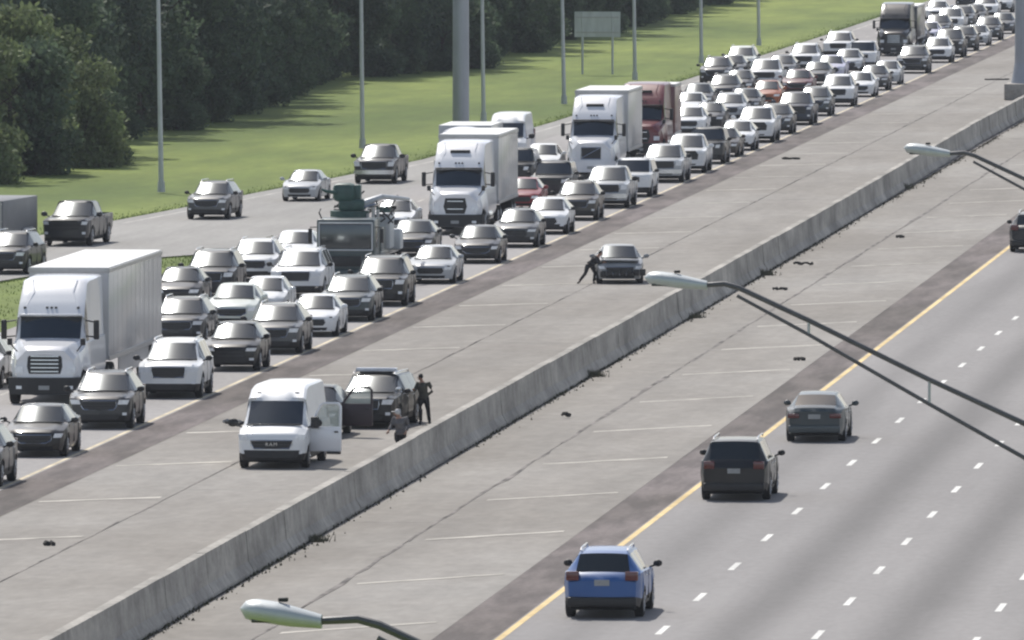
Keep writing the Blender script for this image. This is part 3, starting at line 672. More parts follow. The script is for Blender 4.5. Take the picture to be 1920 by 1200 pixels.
        bm = B(); tube(bm, [(s * 1.0, y0 + Lt + .1, 1.0), (s * 1.0, y0 + Lt + .1, 3.5)], .07, 8)
        if style == 0: bm.free()
        else: ob('exhaust_stack', bm, 'chrome')
    bm = B(); bx(bm, -1.0, 1.0, y0 + .35, y0 + Lt - .02, .45, .78, .02); ob('underbody', bm, 'under')
    bm = B(); bx(bm, -.45, .45, y0 + Lt - .3, y0 + Lt + 3.0, .75, 1.05, .02); ob('chassis_frame', bm, 'under')
    def wh(x, y, r=.5, wd=.28): wheel(root, x, y + y0 + L2 - off, r, wd)
    for s in (-1, 1):
        wh(s * 1.05, 1.05)
        for yy in (Lt + .7, Lt + 2.0): wh(s * .98, yy, .5, .5)
    # trailer
    ty0 = Lt + .35 - off; ty1 = T - off
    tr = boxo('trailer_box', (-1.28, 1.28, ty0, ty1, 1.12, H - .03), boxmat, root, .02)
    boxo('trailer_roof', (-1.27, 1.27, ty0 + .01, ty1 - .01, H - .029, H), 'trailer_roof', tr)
    boxo('trailer_rail', [(-1.31, -1.281, ty0 - .02, ty1, H - .16, H - .04), (1.281, 1.31, ty0 - .02, ty1, H - .16, H - .04), (-1.31, -1.281, ty0 - .02, ty1, 1.1, 1.24), (1.281, 1.31, ty0 - .02, ty1, 1.1, 1.24),
                          (-1.31, 1.31, ty0 - .05, ty0 - .021, H - .14, H - .02)], 'rib', tr)
    n = max(4, int((ty1 - ty0) / 1.22)); b = B()
    for k in range(n + 1):
        yy = ty0 + .03 + k * (ty1 - ty0 - .06) / n
        for s in (-1, 1): bx(b, *sorted((s * 1.281, s * 1.284)), yy - .01, yy + .01, 1.25, H - .17)
    o = obj('panel_rib', b, boxmat, tr, 0)
    for s in (-1, 1):
        boxo('trailer_skirt', (*sorted((s * 1.2, s * 1.23)), ty0 + 3.2 if T > 18 else ty0 + 1.5, ty1 - 3.4, .5, 1.1), boxmat, root) if T > 18 else None
        for yy in (ty1 - 2.2, ty1 - .95): wh(s * .98, yy + off, .5, .5)
        boxo('landing_leg', (*sorted((s * .7, s * .82)), ty0 + 2.6, ty0 + 2.72, .35, 1.12), 'rib', root)
    boxo('rear_guard', (-1.2, 1.2, ty1 - .1, ty1 - .02, .5, .62), 'rib', root)
    return root, T

def place(root, front, L, rz=0.0, scale=None, lift=0):
    x, y = front
    d = Vector((sin(-rz), cos(rz), 0)) * (L / 2)
    root.location = (x + d.x, y + d.y, lift); root.rotation_euler = (0, 0, rz)
    if scale: root.scale = scale

s1, T = semi(0, 21.6); place(s1, (-50.75, 415.8), T); tag(s1, 'white semi truck with smooth hood, chrome barred grille and long trailer', 'semi truck', 'semi trucks in the queue')
s2, T = semi(1, 16.2); place(s2, (-51.0, 561.6), T); tag(s2, 'white semi truck with roof slot vent and tall dark grille amid the queue', 'semi truck', 'semi trucks in the queue')
s3, T = semi(2, 15.4); place(s3, (-51.1, 634.6), T); tag(s3, 'white semi truck with square grille and diagonal bar, short trailer, just ahead of red truck', 'semi truck', 'semi trucks in the queue')
s4, T = semi(1, 10.5, 'darkred', 'darkred', H=3.75, Lt=6.0); place(s4, (-51.0, 664), T, scale=(1, 1, .97)); tag(s4, 'dark red truck with tall cab behind the third white semi trailer', 'semi truck', 'semi trucks in the queue')
M['blackpaint'] = mat('black_truck_paint', (.012, .013, .015), .3, coat=.6, noise=(2, .1, (1, 1, 1)))
s5, T = semi(0, 16, 'blackpaint', 'blackpaint', H=3.6); place(s5, (-51.1, 886), T, scale=(.95, 1, .9)); tag(s5, 'black semi truck far up the queue with grey road all round it', 'semi truck', 'semi trucks in the queue')

def box_truck(name, H, L, label):
    root = empty(name); h = L / 2
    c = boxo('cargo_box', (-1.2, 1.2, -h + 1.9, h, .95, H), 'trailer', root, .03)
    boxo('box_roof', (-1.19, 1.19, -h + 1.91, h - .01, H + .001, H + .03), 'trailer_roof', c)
    b = B(); ellipsoid(b, (0, -h + 2.0, H - .42), (1.12, 1.0, .42), 16, 10); obj('roof_fairing', b, 'truckwhite', root, 60)
    sp = dict(L=3.0, zt=[(0, 1.0), (.06, 1.2), (.2, 1.28), (.75, 1.4), (.8, 1.42), (1.3, 2.2), (1.45, 2.3), (2.0, 2.35), (3.0, 2.35)], zb=[(0, .95), (.2, 1.15), (.8, 1.3), (3.0, 1.35)],
              wt=[(0, .8), (.8, .9), (1.3, .86), (3.0, .86)], wb=[(0, .92), (.3, 1.0), (3, 1.02)], zl=[(0, .4), (3, .45)], arch=[(.9, .4)], side=[(1.4, 2.1)], ws=(.8, 1.3), rw=None, bow=.12, bowlen=.5, rbow=0, zm=.85, lean=.03)
    parts, sides, S, Wm = car_parts(sp); mv = Matrix.Translation((0, 1.5 - h, 0))
    def ob(n, bm, m, s=35): bmesh.ops.transform(bm, matrix=mv, verts=bm.verts); return obj(n, bm, m, root, s)
    ob('cab', parts['body'][0], 'truckwhite'); ob('windshield', parts['windshield'][0], 'wind', 60)
    for p in ('lower_trim', 'rear_window'): parts[p][0].free()
    for sb, _ in sides: ob('side_window', sb, 'glass', 60)
    ob('grille', nose_patch(sp, Wm, [(.62, -.6, .6), (.98, -.6, .6)]), 'plastic')
    for s in (-1, 1):
        r_ = (.66, .88) if s > 0 else (-.88, -.66); ob('headlight', nose_patch(sp, Wm, [(.75, *r_), (.95, *r_)], off=.02), 'lamp')
        boxo('mirror', (*sorted((s * 1.15, s * 1.35)), -h + 1.2, -h + 1.3, 1.45, 1.9), 'plastic', root, .03)
        wheel(root, s * .92, -h + .9, .4); wheel(root, s * .9, h - 1.6, .4, .4)
    boxo('chassis_frame', (-.5, .5, -h + .5, h - .1, .5, .94), 'under', root)
    return tag(root, label, 'truck')
t_ = box_truck('box_truck', 3.45, 8.0, 'white box truck whose roof shows just behind the second semi'); place(t_, (-54.25, 600.5), 8.0)

# truck crane with green turret
def crane_truck():
    root = empty('crane_truck'); h = 4.6
    b = B(); bx(b, -1.12, 1.12, -h, -h + 2.0, .45, 2.62, .10)
    obj('cab', b, 'bluegrey', root)
    boxo('windshield', (-.98, .98, -h - .03, -h + .02, 1.48, 2.42), 'wind', root, .03)
    b = B()
    for d in [(-1.04, 1.04, -h - .05, -h + .05, 2.43, 2.50), (-1.04, 1.04, -h - .05, -h + .05, 1.40, 1.46), (-1.05, -.99, -h - .04, -h + .05, 1.43, 2.47), (.99, 1.05, -h - .04, -h + .05, 1.43, 2.47)]: bx(b, *d, .02)
    obj('windshield_frame', b, 'steel', root)
    for s in (-1, 1):
        boxo('side_window', (*sorted((s * 1.09, s * 1.135)), -h + .35, -h + 1.3, 1.5, 2.35), 'glass', root, .01)
        boxo('headlight', (*sorted((s * .7, s * .98)), -h - .04, -h + .02, .72, .92), 'lamp', root, .02)
        b = B(); bx(b, *sorted((s * 1.3, s * 1.45)), -h + .05, -h + .15, 1.7, 2.25, .03); tube(b, [(s * 1.1, -h + .2, 2.3), (s * 1.38, -h + .1, 2.3), (s * 1.38, -h + .1, 2.2)], .02, 5); obj('mirror', b, 'plastic', root)
        for yy in (-h + 1.2, h - 2.6, h - 1.3): wheel(root, s * .98, yy, .5, .34)
    boxo('grille', (-.6, .6, -h - .03, -h + .02, .8, 1.2), 'plastic', root, .02)
    boxo('bumper', (-1.15, 1.15, -h - .18, -h + .1, .38, .66), 'bluegrey', root, .04)
    boxo('chassis_frame', (-.55, .55, -h + .3, h, .55, 1.05), 'under', root, .02)
    boxo('deck', (-1.15, 1.15, -h + 2.1, h, 1.05, 1.3), 'bluegrey', root, .03)
    boxo('tool_box', [(.5, 1.15, -h + 2.2, -h + 4.2, 1.3, 2.2), (-1.15, -.5, -h + 2.2, -h + 3.6, 1.3, 2.0)], 'bluegrey', root, .03)
    boxo('winch_unit', [(.75, 1.3, -h + 4.4, -h + 6.0, 1.3, 2.7), (-.9, .3, -h + 4.8, -h + 6.6, 1.3, 2.4), (.9, 1.5, -h + 6.4, -h + 7.6, 1.2, 2.0)], 'steel', root, .08)
    # turret above the cab: ring, pedestal, operator housing, boom lying to the right
    b = B(); tube(b, [(-.1, -h + 2.6, 2.62), (-.1, -h + 2.6, 2.85)], .75, 20); tube(b, [(-.1, -h + 2.6, 1.3), (-.1, -h + 2.6, 2.62)], .5, 16); ring = obj('turntable', b, 'green', root, 40)
    b = B(); bx(b, -.5, .5, -h + 2.2, -h + 3.2, 2.85, 3.3, .1); bx(b, -.72, .15, -h + 2.1, -h + 2.9, 3.2, 3.92, .2); bx(b, .06, .35, -h + 2.3, -h + 2.8, 3.2, 3.85, .04)
    obj('turret_housing', b, 'green', root)
    b = B(); tube(b, [(-.5, -h + 2.2, 3.55), (-.95, -h + 1.9, 3.62), (-1.1, -h + 1.8, 3.7)], [.09, .06, .04], 8); obj('hook_arm', b, 'green', root)
    b = B(); tube(b, [(.1, -h + 2.4, 3.0), (.75, -h + 2.6, 3.25), (1.1, -h + 3.0, 3.38)], [.16, .13, .11], 8); tube(b, [(1.1, -h + 3.0, 3.38), (1.6, -h + 4.0, 3.3), (1.9, -h + 5.5, 3.2)], [.1, .09, .07], 8); obj('boom', b, 'steel', root)
    b = B(); tube(b, [(.35, -h + 2.3, 2.95), (.95, -h + 2.5, 3.12)], .05, 8); obj('boom_ram', b, 'chrome', root)
    for x, z in ((.85, 3.0), (1.02, 2.9), (.62, 2.75)):
        b = B(); tube(b, [(x, -h + 2.3, 1.3), (x, -h + 2.3, z)], .07, 8); obj('exhaust_stack', b, 'rib', root)
    b = B()
    for k in range(46):
        x = random.uniform(-.9, 1.5); y = random.uniform(-h + 2.2, -h + 4.5); z = random.uniform(2.3, 3.1) + .5 * (x < .3); tube(b, [(x, y, z), (x + random.uniform(-.3, .3), y + random.uniform(-.2, .5), z + random.uniform(-.2, .35))], .035, 5)
    obj('hydraulic_hoses', b, 'plastic', root)
    for k in range(16):
        x = random.uniform(-.6, 1.5); y = -h + random.uniform(2.2, 7.5); z = random.uniform(2.3, 3.0) if k % 2 else random.uniform(1.6, 2.6); q = random.uniform(.1, .28)
        boxo('valve_block', (x - q, x + q, y - .2, y + .3, z, z + q * random.uniform(.8, 1.8)), random.choice(('green', 'plastic', 'rib', 'under', 'steel')), root, .03)
    b = B(); tube(b, [(-.95, -h + .3, 2.62), (-1.05, -h + .3, 2.85), (-.98, -h + .3, 3.0)], .03, 5); obj('roof_horn', b, 'plastic', root)
    tag(root, 'dark blue grey crane truck with flat wide windshield and green turret above its cab', 'crane truck')
    return root
ct = crane_truck(); place(ct, (-50.25, 507), 9.2)

# ------------------------------------------------------------------ the queue: each vehicle an individual
C = dict(white=(.74, .75, .76), silver=(.42, .44, .46), grey=(.07, .074, .08), charcoal=(.018, .020, .024), black=(.006, .007, .008), navy=(.018, .028, .055),
         red=(.22, .015, .02), darkred=(.10, .012, .016), brown=(.04, .033, .028), beige=(.40, .36, .29), blue=(.025, .10, .30), orange=(.35, .10, .035), lavender=(.5, .5, .62), pale=(.62, .65, .60), slate=(.04, .055, .062))
NAMES = dict(sedan='sedan', sedan2='sedan', suv='suv', suv_large='large suv', crossover='crossover', suv_boxy='boxy suv', pickup2='pickup truck', compact='compact car', pickup='pickup truck', van='cargo van')
used = set()
def place_car(kind, x, y, c, label, group, rz=0.0, sc3=(1, 1, 1), faces_away=False):
    src = K[kind]
    if kind not in used and False: pass
    r = copy_tree(src, None, C[c] if isinstance(c, str) else c)
    Lc = {'sedan': 4.72, 'sedan2': 4.72, 'suv': 4.75, 'suv_large': 4.95, 'crossover': 4.45, 'pickup': 5.75, 'van': 5.9, 'suv_boxy': 4.7, 'pickup2': 5.75, 'compact': 4.3}[kind] * sc3[1]
    if faces_away: r.location = (x, y + Lc / 2, 0); r.rotation_euler = (0, 0, pi + rz); r.scale = sc3
    else: place(r, (x, y), Lc, rz, sc3)
    tag(r, label, NAMES[kind].split()[-1] if kind != 'van' else 'van', group)
    for nm in ('label',): pass
    return r

ordw = ['first', 'second', 'third', 'fourth', 'fifth', 'sixth', 'seventh', 'eighth', 'ninth', 'tenth', 'eleventh', 'twelfth', 'thirteenth', 'fourteenth', 'fifteenth', 'sixteenth', 'seventeenth', 'eighteenth', 'nineteenth', 'twentieth'] 
def ordinal(n):
    if n <= 20: return ordw[n - 1]
    t = {2: 'twenty', 3: 'thirty', 4: 'forty', 5: 'fifty'}[n // 10]
    return (t + '-' + ordw[n % 10 - 1]) if n % 10 else {2: 'twentieth', 3: 'thirtieth', 4: 'fortieth', 5: 'fiftieth'}[n // 10]

laneA = [(369, 'suv', 'grey', ''), (385, 'sedan2', 'black', ''), (401, 'suv', 'charcoal', ''), (420, 'suv_large', 'white', ''), (438.4, 'crossover', 'black', ''), (450.9, 'suv', 'grey', ''),
         (464.3, 'sedan', 'white', ''), (476.6, 'suv', 'slate', ''), (489.7, 'suv_large', 'black', ''), (510.2, 'sedan', 'silver', ''), (530.3, 'sedan2', 'charcoal', ''), (547.3, 'crossover', 'grey', ''),
         (562.3, 'crossover', 'white', ''), (578.7, 'suv', 'brown', ''), (594.2, 'pickup', 'silver', ''), (609, 'suv_boxy', 'white', ''), (629.1, 'pickup', 'silver', ''), (643.3, 'pickup2', 'white', ''),
         (657.3, 'suv_boxy', 'charcoal', ''), (668.5, 'sedan', 'brown', ''), (679, 'crossover', 'white', ''), (692.7, 'pickup2', 'white', ''), (708, 'suv', 'charcoal', ''), (724.9, 'pickup2', 'navy', ''),
         (742.7, 'suv', 'slate', ''), (762.4, 'suv_large', 'white', ''), (783, 'sedan2', 'white', ''), (798, 'crossover', 'charcoal', ''), (811.7, 'compact', 'silver', ''), (839.5, 'suv_large', 'charcoal', ''),
         (867.7, 'suv', 'white', ''), (882.6, 'pickup2', 'charcoal', ''), (901.1, 'suv', 'black', ''), (917, 'sedan', 'silver', ''), (934, 'suv', 'charcoal', ''), (955, 'sedan2', 'grey', '')]
laneB = [(457, 'suv', 'charcoal', -51.2), (471.5, 'sedan2', 'pale', -50.85), (479.3, 'compact', 'white', -50.6), (496.5, 'suv_large', 'white', -51.1), (537, 'sedan2', 'black', -50.6), (591, 'sedan', 'red', -50.8),
         (605, 'suv_boxy', 'charcoal', -50.6), (703, 'suv', 'white', -51.5), (715.5, 'compact', 'charcoal', -51.3), (729.7, 'suv', 'silver', -51.2), (745, 'sedan2', 'charcoal', -51.4), (762, 'compact', 'orange', -51.3),
         (788, 'sedan2', 'darkred', -51.2), (811, 'sedan', 'charcoal', -51.5), (826, 'sedan2', 'lavender', -51.6), (838.5, 'crossover', 'silver', -51.3), (850, 'suv_boxy', 'white', -51.1),
         (914, 'suv', 'navy', -51.4), (928, 'sedan', 'lavender', -51.2), (943, 'suv', 'charcoal', -51.3), (957, 'pickup', 'white', -51.2), (975, 'suv', 'grey', -51.3), (991, 'sedan', 'black', -51.2), (1010, 'suv', 'white', -51.3), (1031, 'crossover', 'silver', -51.2)]
laneC = [(425.7, 'suv', 'white', -54.4), (486.5, 'compact', 'charcoal', -54.5), (496.2, 'suv_large', 'charcoal', -54.4), (511, 'suv', 'white', -54.3), (525, 'sedan2', 'white', -54.2), (562, 'sedan', 'white', -53.75),
         (622, 'suv_boxy', 'black', -53.8), (639, 'sedan2', 'white', -53.9), (738, 'sedan', 'white', -54.0), (754, 'sedan2', 'grey', -54.7), (768, 'suv', 'charcoal', -54.2), (785, 'compact', 'charcoal', -54.5),
         (800, 'pickup', 'white', -53.95), (823, 'crossover', 'grey', -54.5), (844, 'suv_large', 'white', -54.4), (881, 'suv_large', 'white', -54.5), (1003, 'sedan', 'white', -54.6), (1048, 'suv', 'black', -54.6)]
laneD = [(811, 'suv', 'charcoal', -57.7), (823, 'crossover', 'grey', -57.6), (837, 'suv_large', 'pale', -58.0)]
GQ = 'vehicles standing in the traffic queue'
cn = {'charcoal': 'dark grey', 'slate': 'dark slate blue', 'pale': 'pale', 'darkred': 'dark red', 'navy': 'navy blue'}
for lane, lp, data in (('A', 'the median-side queue lane', laneA), ('B', 'the second queue lane', laneB), ('C', 'the third queue lane', laneC), ('D', 'the grass-side queue lane', laneD)):
    for i, rec in enumerate(data):
        y, kind, c, xx = rec
        x = -47.27 + random.uniform(-.06, .06) if lane == 'A' else xx
        lab = f"{cn.get(c, c)} {NAMES[kind]}, {ordinal(i + 1)} from the near end of {lp}"
        place_car(kind, x, y, c, lab, GQ, rz=random.uniform(-.008, .008), sc3=(random.uniform(1.02, 1.06), random.uniform(1.0, 1.04), random.uniform(.97, 1.03)))

# ramp traffic, heading towards the camera along the entrance ramp
GR = 'vehicles driving on the entrance ramp'
place_car('suv', -64.9, 518, 'black', 'black suv on the near end of the entrance ramp at the left edge', GR, -.08)
place_car('pickup2', -65.95, 547.4, 'charcoal', 'dark pickup truck on the entrance ramp beside the grey trailer', GR, -.07)
place_car('suv', -63.5, 578.7, 'grey', 'grey suv with chrome framed grille alone on the entrance ramp', GR, -.06)
place_car('sedan', -61.8, 602, 'silver', 'silver sedan on the entrance ramp between two larger vehicles', GR, -.05, (.97, 1, .98))
place_car('pickup', -60.75, 626.4, 'charcoal', 'dark pickup truck farthest up the entrance ramp near the tall column', GR, -.03)
# right roadway, driving away
GA = 'cars driving away on the right roadway'
place_car('sedan2', -25.15, 395.3, 'slate', 'grey green sedan driving away, farther of the two dark cars', GA, 0, (1, 1, .98), True)
place_car('suv_large', -25.4, 364.4, 'black', 'black suv driving away beside the yellow edge line', GA, 0, (.97, .98, .96), True)
place_car('suv', -25.1, 315, 'blue', 'blue suv with white roof at the bottom of the picture', GA, 0, (1, 1, .99), True)
place_car('suv', -25.7, 544, 'charcoal', 'dark suv cut by the right edge of the picture', GA, 0, (1, 1, 1), True)

# grey enclosed cargo trailer at the left edge of the ramp
root = empty('cargo_trailer'); 
bo = boxo('trailer_box', (-1.05, 1.05, -3.5, 3.5, .45, 2.1), mat('trailer_grey', (.13, .135, .145), .5, noise=(2, .12, (1, 1, 1))), root, .04)
b = B()
for z in (.6, 1.25, 1.95): bx(b, -1.0, 1.0, -3.54, -3.501, z - .03, z + .03)
for x in (-.95, 0, .95): bx(b, x - .03, x + .03, -3.56, -3.541, .5, 2.05)
obj('frame_bar', b, 'rib', bo, 0)
boxo('fender', [(-1.2, -1.06, .2, 2.0, .75, .85), (1.06, 1.2, .2, 2.0, .75, .85)], 'rib', root, .02)
for s in (-1, 1):
    for yy in (.7, 1.5): wheel(root, s * 1.12, yy, .34)
b = B(); tube(b, [(0, -3.5, .5), (0, -4.6, .45)], .06, 6); obj('drawbar', b, 'under', root)
place(root, (-68.75, 541), 7.0, -.08); tag(root, 'grey enclosed cargo trailer cut by the left edge beside the dark pickup', 'trailer')

# ------------------------------------------------------------------ the stopped vehicles on the median
def open_door(parent, x, y, ang, paint, zb=.42, zbelt=1.12, zt=1.86, wd=.98, color=None, inner='plastic'):
    """a front door swung out around its hinge at (x,y); ang measured from +X"""
    d = empty('open_door', (x, y, 0), ang); d.parent = parent
    b = B(); bx(b, 0, wd, -.05, .05, zb, zbelt, .03)
    prt = obj('open_door', b, paint, parent, color=color); prt.location = (x, y, 0); prt.rotation_euler = (0, 0, ang)
    bpy.data.objects.remove(d)
    b = B(); tube(b, [(.03, 0, zbelt - .02), (.36, 0, zt - .06), (.45, 0, zt), (wd - .1, 0, zt), (wd - .03, 0, zt - .08), (wd - .03, 0, zbelt - .02)], .04, 6)
    obj('window_frame', b, paint, prt, 50, color)
    b = B(); b.faces.new([b.verts.new(p) for p in ((.08, 0.01, zbelt), (wd - .05, .01, zbelt), (wd - .05, .01, zt - .04), (.42, .01, zt - .04))])
    r_ = bmesh.ops.extrude_face_region(b, geom=b.faces[:]); bmesh.ops.translate(b, vec=(0, -.02, 0), verts=[v for v in r_['geom'] if isinstance(v, bmesh.types.BMVert)])
    obj('window_glass', b, M['clear'], prt, 0)
    boxo('door_panel', (.07, wd - .06, .051, .07, zb + .06, zbelt - .06), inner, prt, .01)
    boxo('door_handle', (wd - .2, wd - .08, -.085, -.055, zbelt - .18, zbelt - .13), 'plastic', prt, .01)
    return prt
mc = mat('clear_glass', (.5, .55, .52), .05); mc.node_tree.nodes['Principled BSDF'].inputs['Alpha'].default_value = .45; M['clear'] = mc

v = place_car('van', -39.75, 379.4, 'white', 'white high roof cargo van stopped on the median with its driver door open', None, rz=-.02, sc3=(.98, 1, .955))
del_ = [c for c in v.children if c.name.startswith('mirror')]
od = open_door(v, 1.0, -5.9 / 2 + .95, R(-8), 'truckwhite', zb=.5, zbelt=1.25, zt=1.95, wd=.98, inner='truckwhite')
b = B(); bx(b, .1, .34, -.24, -.1, 1.2, 1.55, .04); obj('door_mirror', b, 'plastic', od)
boxo('side_step', (.55, .95, -.09, .07, .42, .5), 'plastic', od, .01)
boxo('roof_marks', [(-.62, -.5, -5.9 / 2 + 1.62, -5.9 / 2 + 1.64, 2.2, 2.24), (.5, .62, -5.9 / 2 + 1.62, -5.9 / 2 + 1.64, 2.2, 2.24)], 'plastic', v)
# worn chrome letters in the middle of the van grille
tcv = bpy.data.curves.new('grille_emblem', 'FONT'); tcv.body = 'RAM'; tcv.size = .15; tcv.extrude = .01; tcv.align_x = 'CENTER'; tcv.align_y = 'CENTER'; tcv.space_character = 1.3
tcv.materials.append(M['chrome']); tt = bpy.data.objects.new('tmp', tcv); col.objects.link(tt); bpy.context.view_layer.update()
tm = bpy.data.meshes.new_from_object(tt.evaluated_get(bpy.context.evaluated_depsgraph_get())); bpy.data.objects.remove(tt)
te = bpy.data.objects.new('grille_emblem', tm); col.objects.link(te); te.parent = v; te.location = (0, -5.9 / 2 + .0, .745); te.rotation_euler = (R(90), 0, 0)
sv = place_car('crossover', -40.4, 396.0, 'black', 'dark crossover hidden behind the white van with its door hanging open', None, rz=-.02, sc3=(.98, 1, 1))
open_door(sv, .90, -4.45 / 2 + 1.2, R(-5), 'door_red', zb=.34, zbelt=1.02, zt=1.5, wd=.98, inner='door_red')
ps = place_car('suv_large', -39.35, 402.0, 'black', 'black suv with a light bar on its roof parked behind the white van', None, rz=-.09, sc3=(1.02, 1, .91))
lb = boxo('light_bar', (-.62, .62, -4.95 / 2 + 2.3, -4.95 / 2 + 2.6, 1.80, 1.93), 'lightbar', ps, .03)
boxo('light_bar_mount', (-.5, .5, -4.95 / 2 + 2.35, -4.95 / 2 + 2.55, 1.74, 1.801), 'plastic', lb)
boxo('spotlight', (.80, .92, -4.95 / 2 + 1.3, -4.95 / 2 + 1.45, 1.2, 1.34), 'chrome', ps, .03)
wr = place_car('sedan2', -40.0, 510.8, (.25, .26, .27), 'pale damaged sedan alone on the median beside the tall near lamp head', None, rz=.10, sc3=(1.02, .95, 1.0))
b = B()
for k in range(7):
    x = -.75 + k * .25; bx(b, x, x + .22, -4.72 / 2 - .03 + .1 * abs(x) ** 2, -4.72 / 2 + .12, .30 + random.uniform(-.04, .04), .56 + random.uniform(-.05, .06), .03)
obj('crumpled_bumper', b, 'plastic', wr)
b = B(); bx(b, -.7, .72, -4.72 / 2 + .18, -4.72 / 2 + .9, .86, .93, .03)
for vv in b.verts: vv.co.z += .05 * sin(vv.co.x * 5) + .03 * cos(vv.co.y * 9)
obj('bent_hood', b, 'paint', wr, color=(.25, .26, .27))

# ------------------------------------------------------------------ people
def limb(bm, pts, rads, n=10): tube(bm, pts, rads, n)
def person(name, loc, rz, pose, top, legs, label, capm=None, Hs=1.0):
    """pose: dict of joints in metres (local, facing -Y)"""
    root = empty(name, loc, rz); P = {k: Vector(v) for k, v in pose.items()}
    b = B()
    limb(b, [P['pelvis'] - Vector((0, 0, .06)), P['pelvis'] + Vector((0, 0, .05)), P['waist'], P['chest'], P['neck']], [.13, .155, .13, .165, .075], 14)
    limb(b, [P['neck'], P['head']], [.058, .055])
    hd = (P['head'] - P['neck']).normalized(); c = P['head'] + hd * .04
    ellipsoid(b, c, (.078, .098, .115), 16, 12)
    f = Vector(pose.get('face', (0, -1, 0))); rgt = f.cross(Vector((0, 0, 1))).normalized()
    ellipsoid(b, c + f * .10 - Vector((0, 0, .02)), (.014, .016, .022), 8, 6)           # nose
    ellipsoid(b, c + f * .085 - Vector((0, 0, .065)), (.026, .012, .009), 8, 6)         # mouth
    for s in (-1, 1):
        ellipsoid(b, c + rgt * (.078 * s) - Vector((0, 0, .01)), (.012, .02, .03), 8, 6)  # ears
        S_, E_, W_, K1, A_, T_ = (P[k + ('R' if s < 0 else 'L')] for k in ('sh', 'el', 'wr', 'kn', 'an', 'toe'))
        Hh = P['pelvis'] + Vector((s * .09, 0, -.02))
        limb(b, [P['chest'] + (S_ - P['chest']) * .5, S_, (S_ + E_) / 2, E_, (E_ + W_) / 2, W_], [.07, .062, .050, .041, .038, .026])
        dirh = (W_ - E_).normalized(); side = dirh.cross(Vector((0, 1, 0))); side = side.normalized() if side.length > .1 else Vector((1, 0, 0))
        palm = W_ + dirh * .055
        limb(b, [W_, palm, W_ + dirh * .095], [.026, .036, .030], 8)
        for q, ln in zip((-1.5, -.5, .5, 1.5), (.065, .08, .075, .055)):
            p0 = W_ + dirh * .085 + side * (q * .017); limb(b, [p0, p0 + dirh * ln * .55, p0 + dirh * ln * .9 + Vector((0, -.015, 0))], [.010, .009, .007], 6)
        p0 = W_ + dirh * .03 + side * .025; limb(b, [p0, p0 + side * .03 + dirh * .03, p0 + side * .035 + dirh * .06], [.012, .010, .008], 6)
        limb(b, [Hh, (Hh + K1) / 2, K1, (K1 + A_) / 2 + Vector((0, .015, 0)), A_], [.092, .080, .056, .055, .038])
        limb(b, [A_ + Vector((0, .03, -.03)), (A_ + T_) / 2 + Vector((0, 0, -.02)), T_], [.045, .042, .03], 8)
    bmesh.ops.recalc_face_normals(b, faces=b.faces)
    body = obj('body', b, 'skin', root, 60); rm = body.modifiers.new('r', 'REMESH'); rm.mode = 'VOXEL'; rm.voxel_size = .0085; rm.use_smooth_shade = True
    # clothes: shirt and trousers follow the same joints a little larger
    b = B()
    limb(b, [P['pelvis'] - Vector((0, 0, .04)), P['pelvis'] + Vector((0, 0, .06)), P['waist'], P['chest'], P['chest'] + (P['neck'] - P['chest']) * .75], [.165, .175, .155, .19, .10], 14)
    for s in 'RL':
        S_, E_, W_ = (P[k + s] for k in ('sh', 'el', 'wr')); limb(b, [P['chest'] + (S_ - P['chest']) * .5, S_, (S_ + E_) / 2, E_, E_ + (W_ - E_) * .85], [.09, .08, .066, .056, .045])
    sh = obj('shirt', b, top, root, 60); rm = sh.modifiers.new('r', 'REMESH'); rm.mode = 'VOXEL'; rm.voxel_size = .018; rm.use_smooth_shade = True
    b = B()
    for s, q in ((-1, 'R'), (1, 'L')):
        Hh = P['pelvis'] + Vector((s * .09, 0, .02)); K1, A_ = P['kn' + q], P['an' + q]
        limb(b, [Hh, (Hh + K1) / 2, K1, K1 + (A_ - K1) * .95], [.112, .098, .075, .062])
    limb(b, [P['pelvis'] - Vector((0, 0, .06)), P['pelvis'] + Vector((0, 0, .08))], [.15, .165], 12)
    tr = obj('trousers', b, legs, root, 60); rm = tr.modifiers.new('r', 'REMESH'); rm.mode = 'VOXEL'; rm.voxel_size = .018; rm.use_smooth_shade = True
    for q in 'RL':
        b = B(); A_, T_ = P['an' + q], P['toe' + q]; limb(b, [A_ + Vector((0, .05, -.02)), (A_ + T_) / 2 + Vector((0, 0, -.01)), T_ + (T_ - A_) * .1], [.055, .052, .04], 10); obj('shoe', b, 'plastic', root, 60)
    b = B(); ellipsoid(b, c - f * .018 + hd * .028, (.088, .100, .108), 16, 10)
    for vv in list(b.verts):
        if (vv.co - c).dot(hd) < -.05 or ((vv.co - c).dot(f) > .06 and (vv.co - c).dot(hd) < .06): b.verts.remove(vv)
    obj('cap' if capm else 'hair', b, capm or 'hair', root, 60)
    if capm:
        b = B(); ellipsoid(b, c + f * .11 + hd * .05, (.07, .07, .012), 12, 6); obj('cap_brim', b, capm, root, 60)
    root.scale = (Hs, Hs, Hs)
    return tag(root, label, 'person')

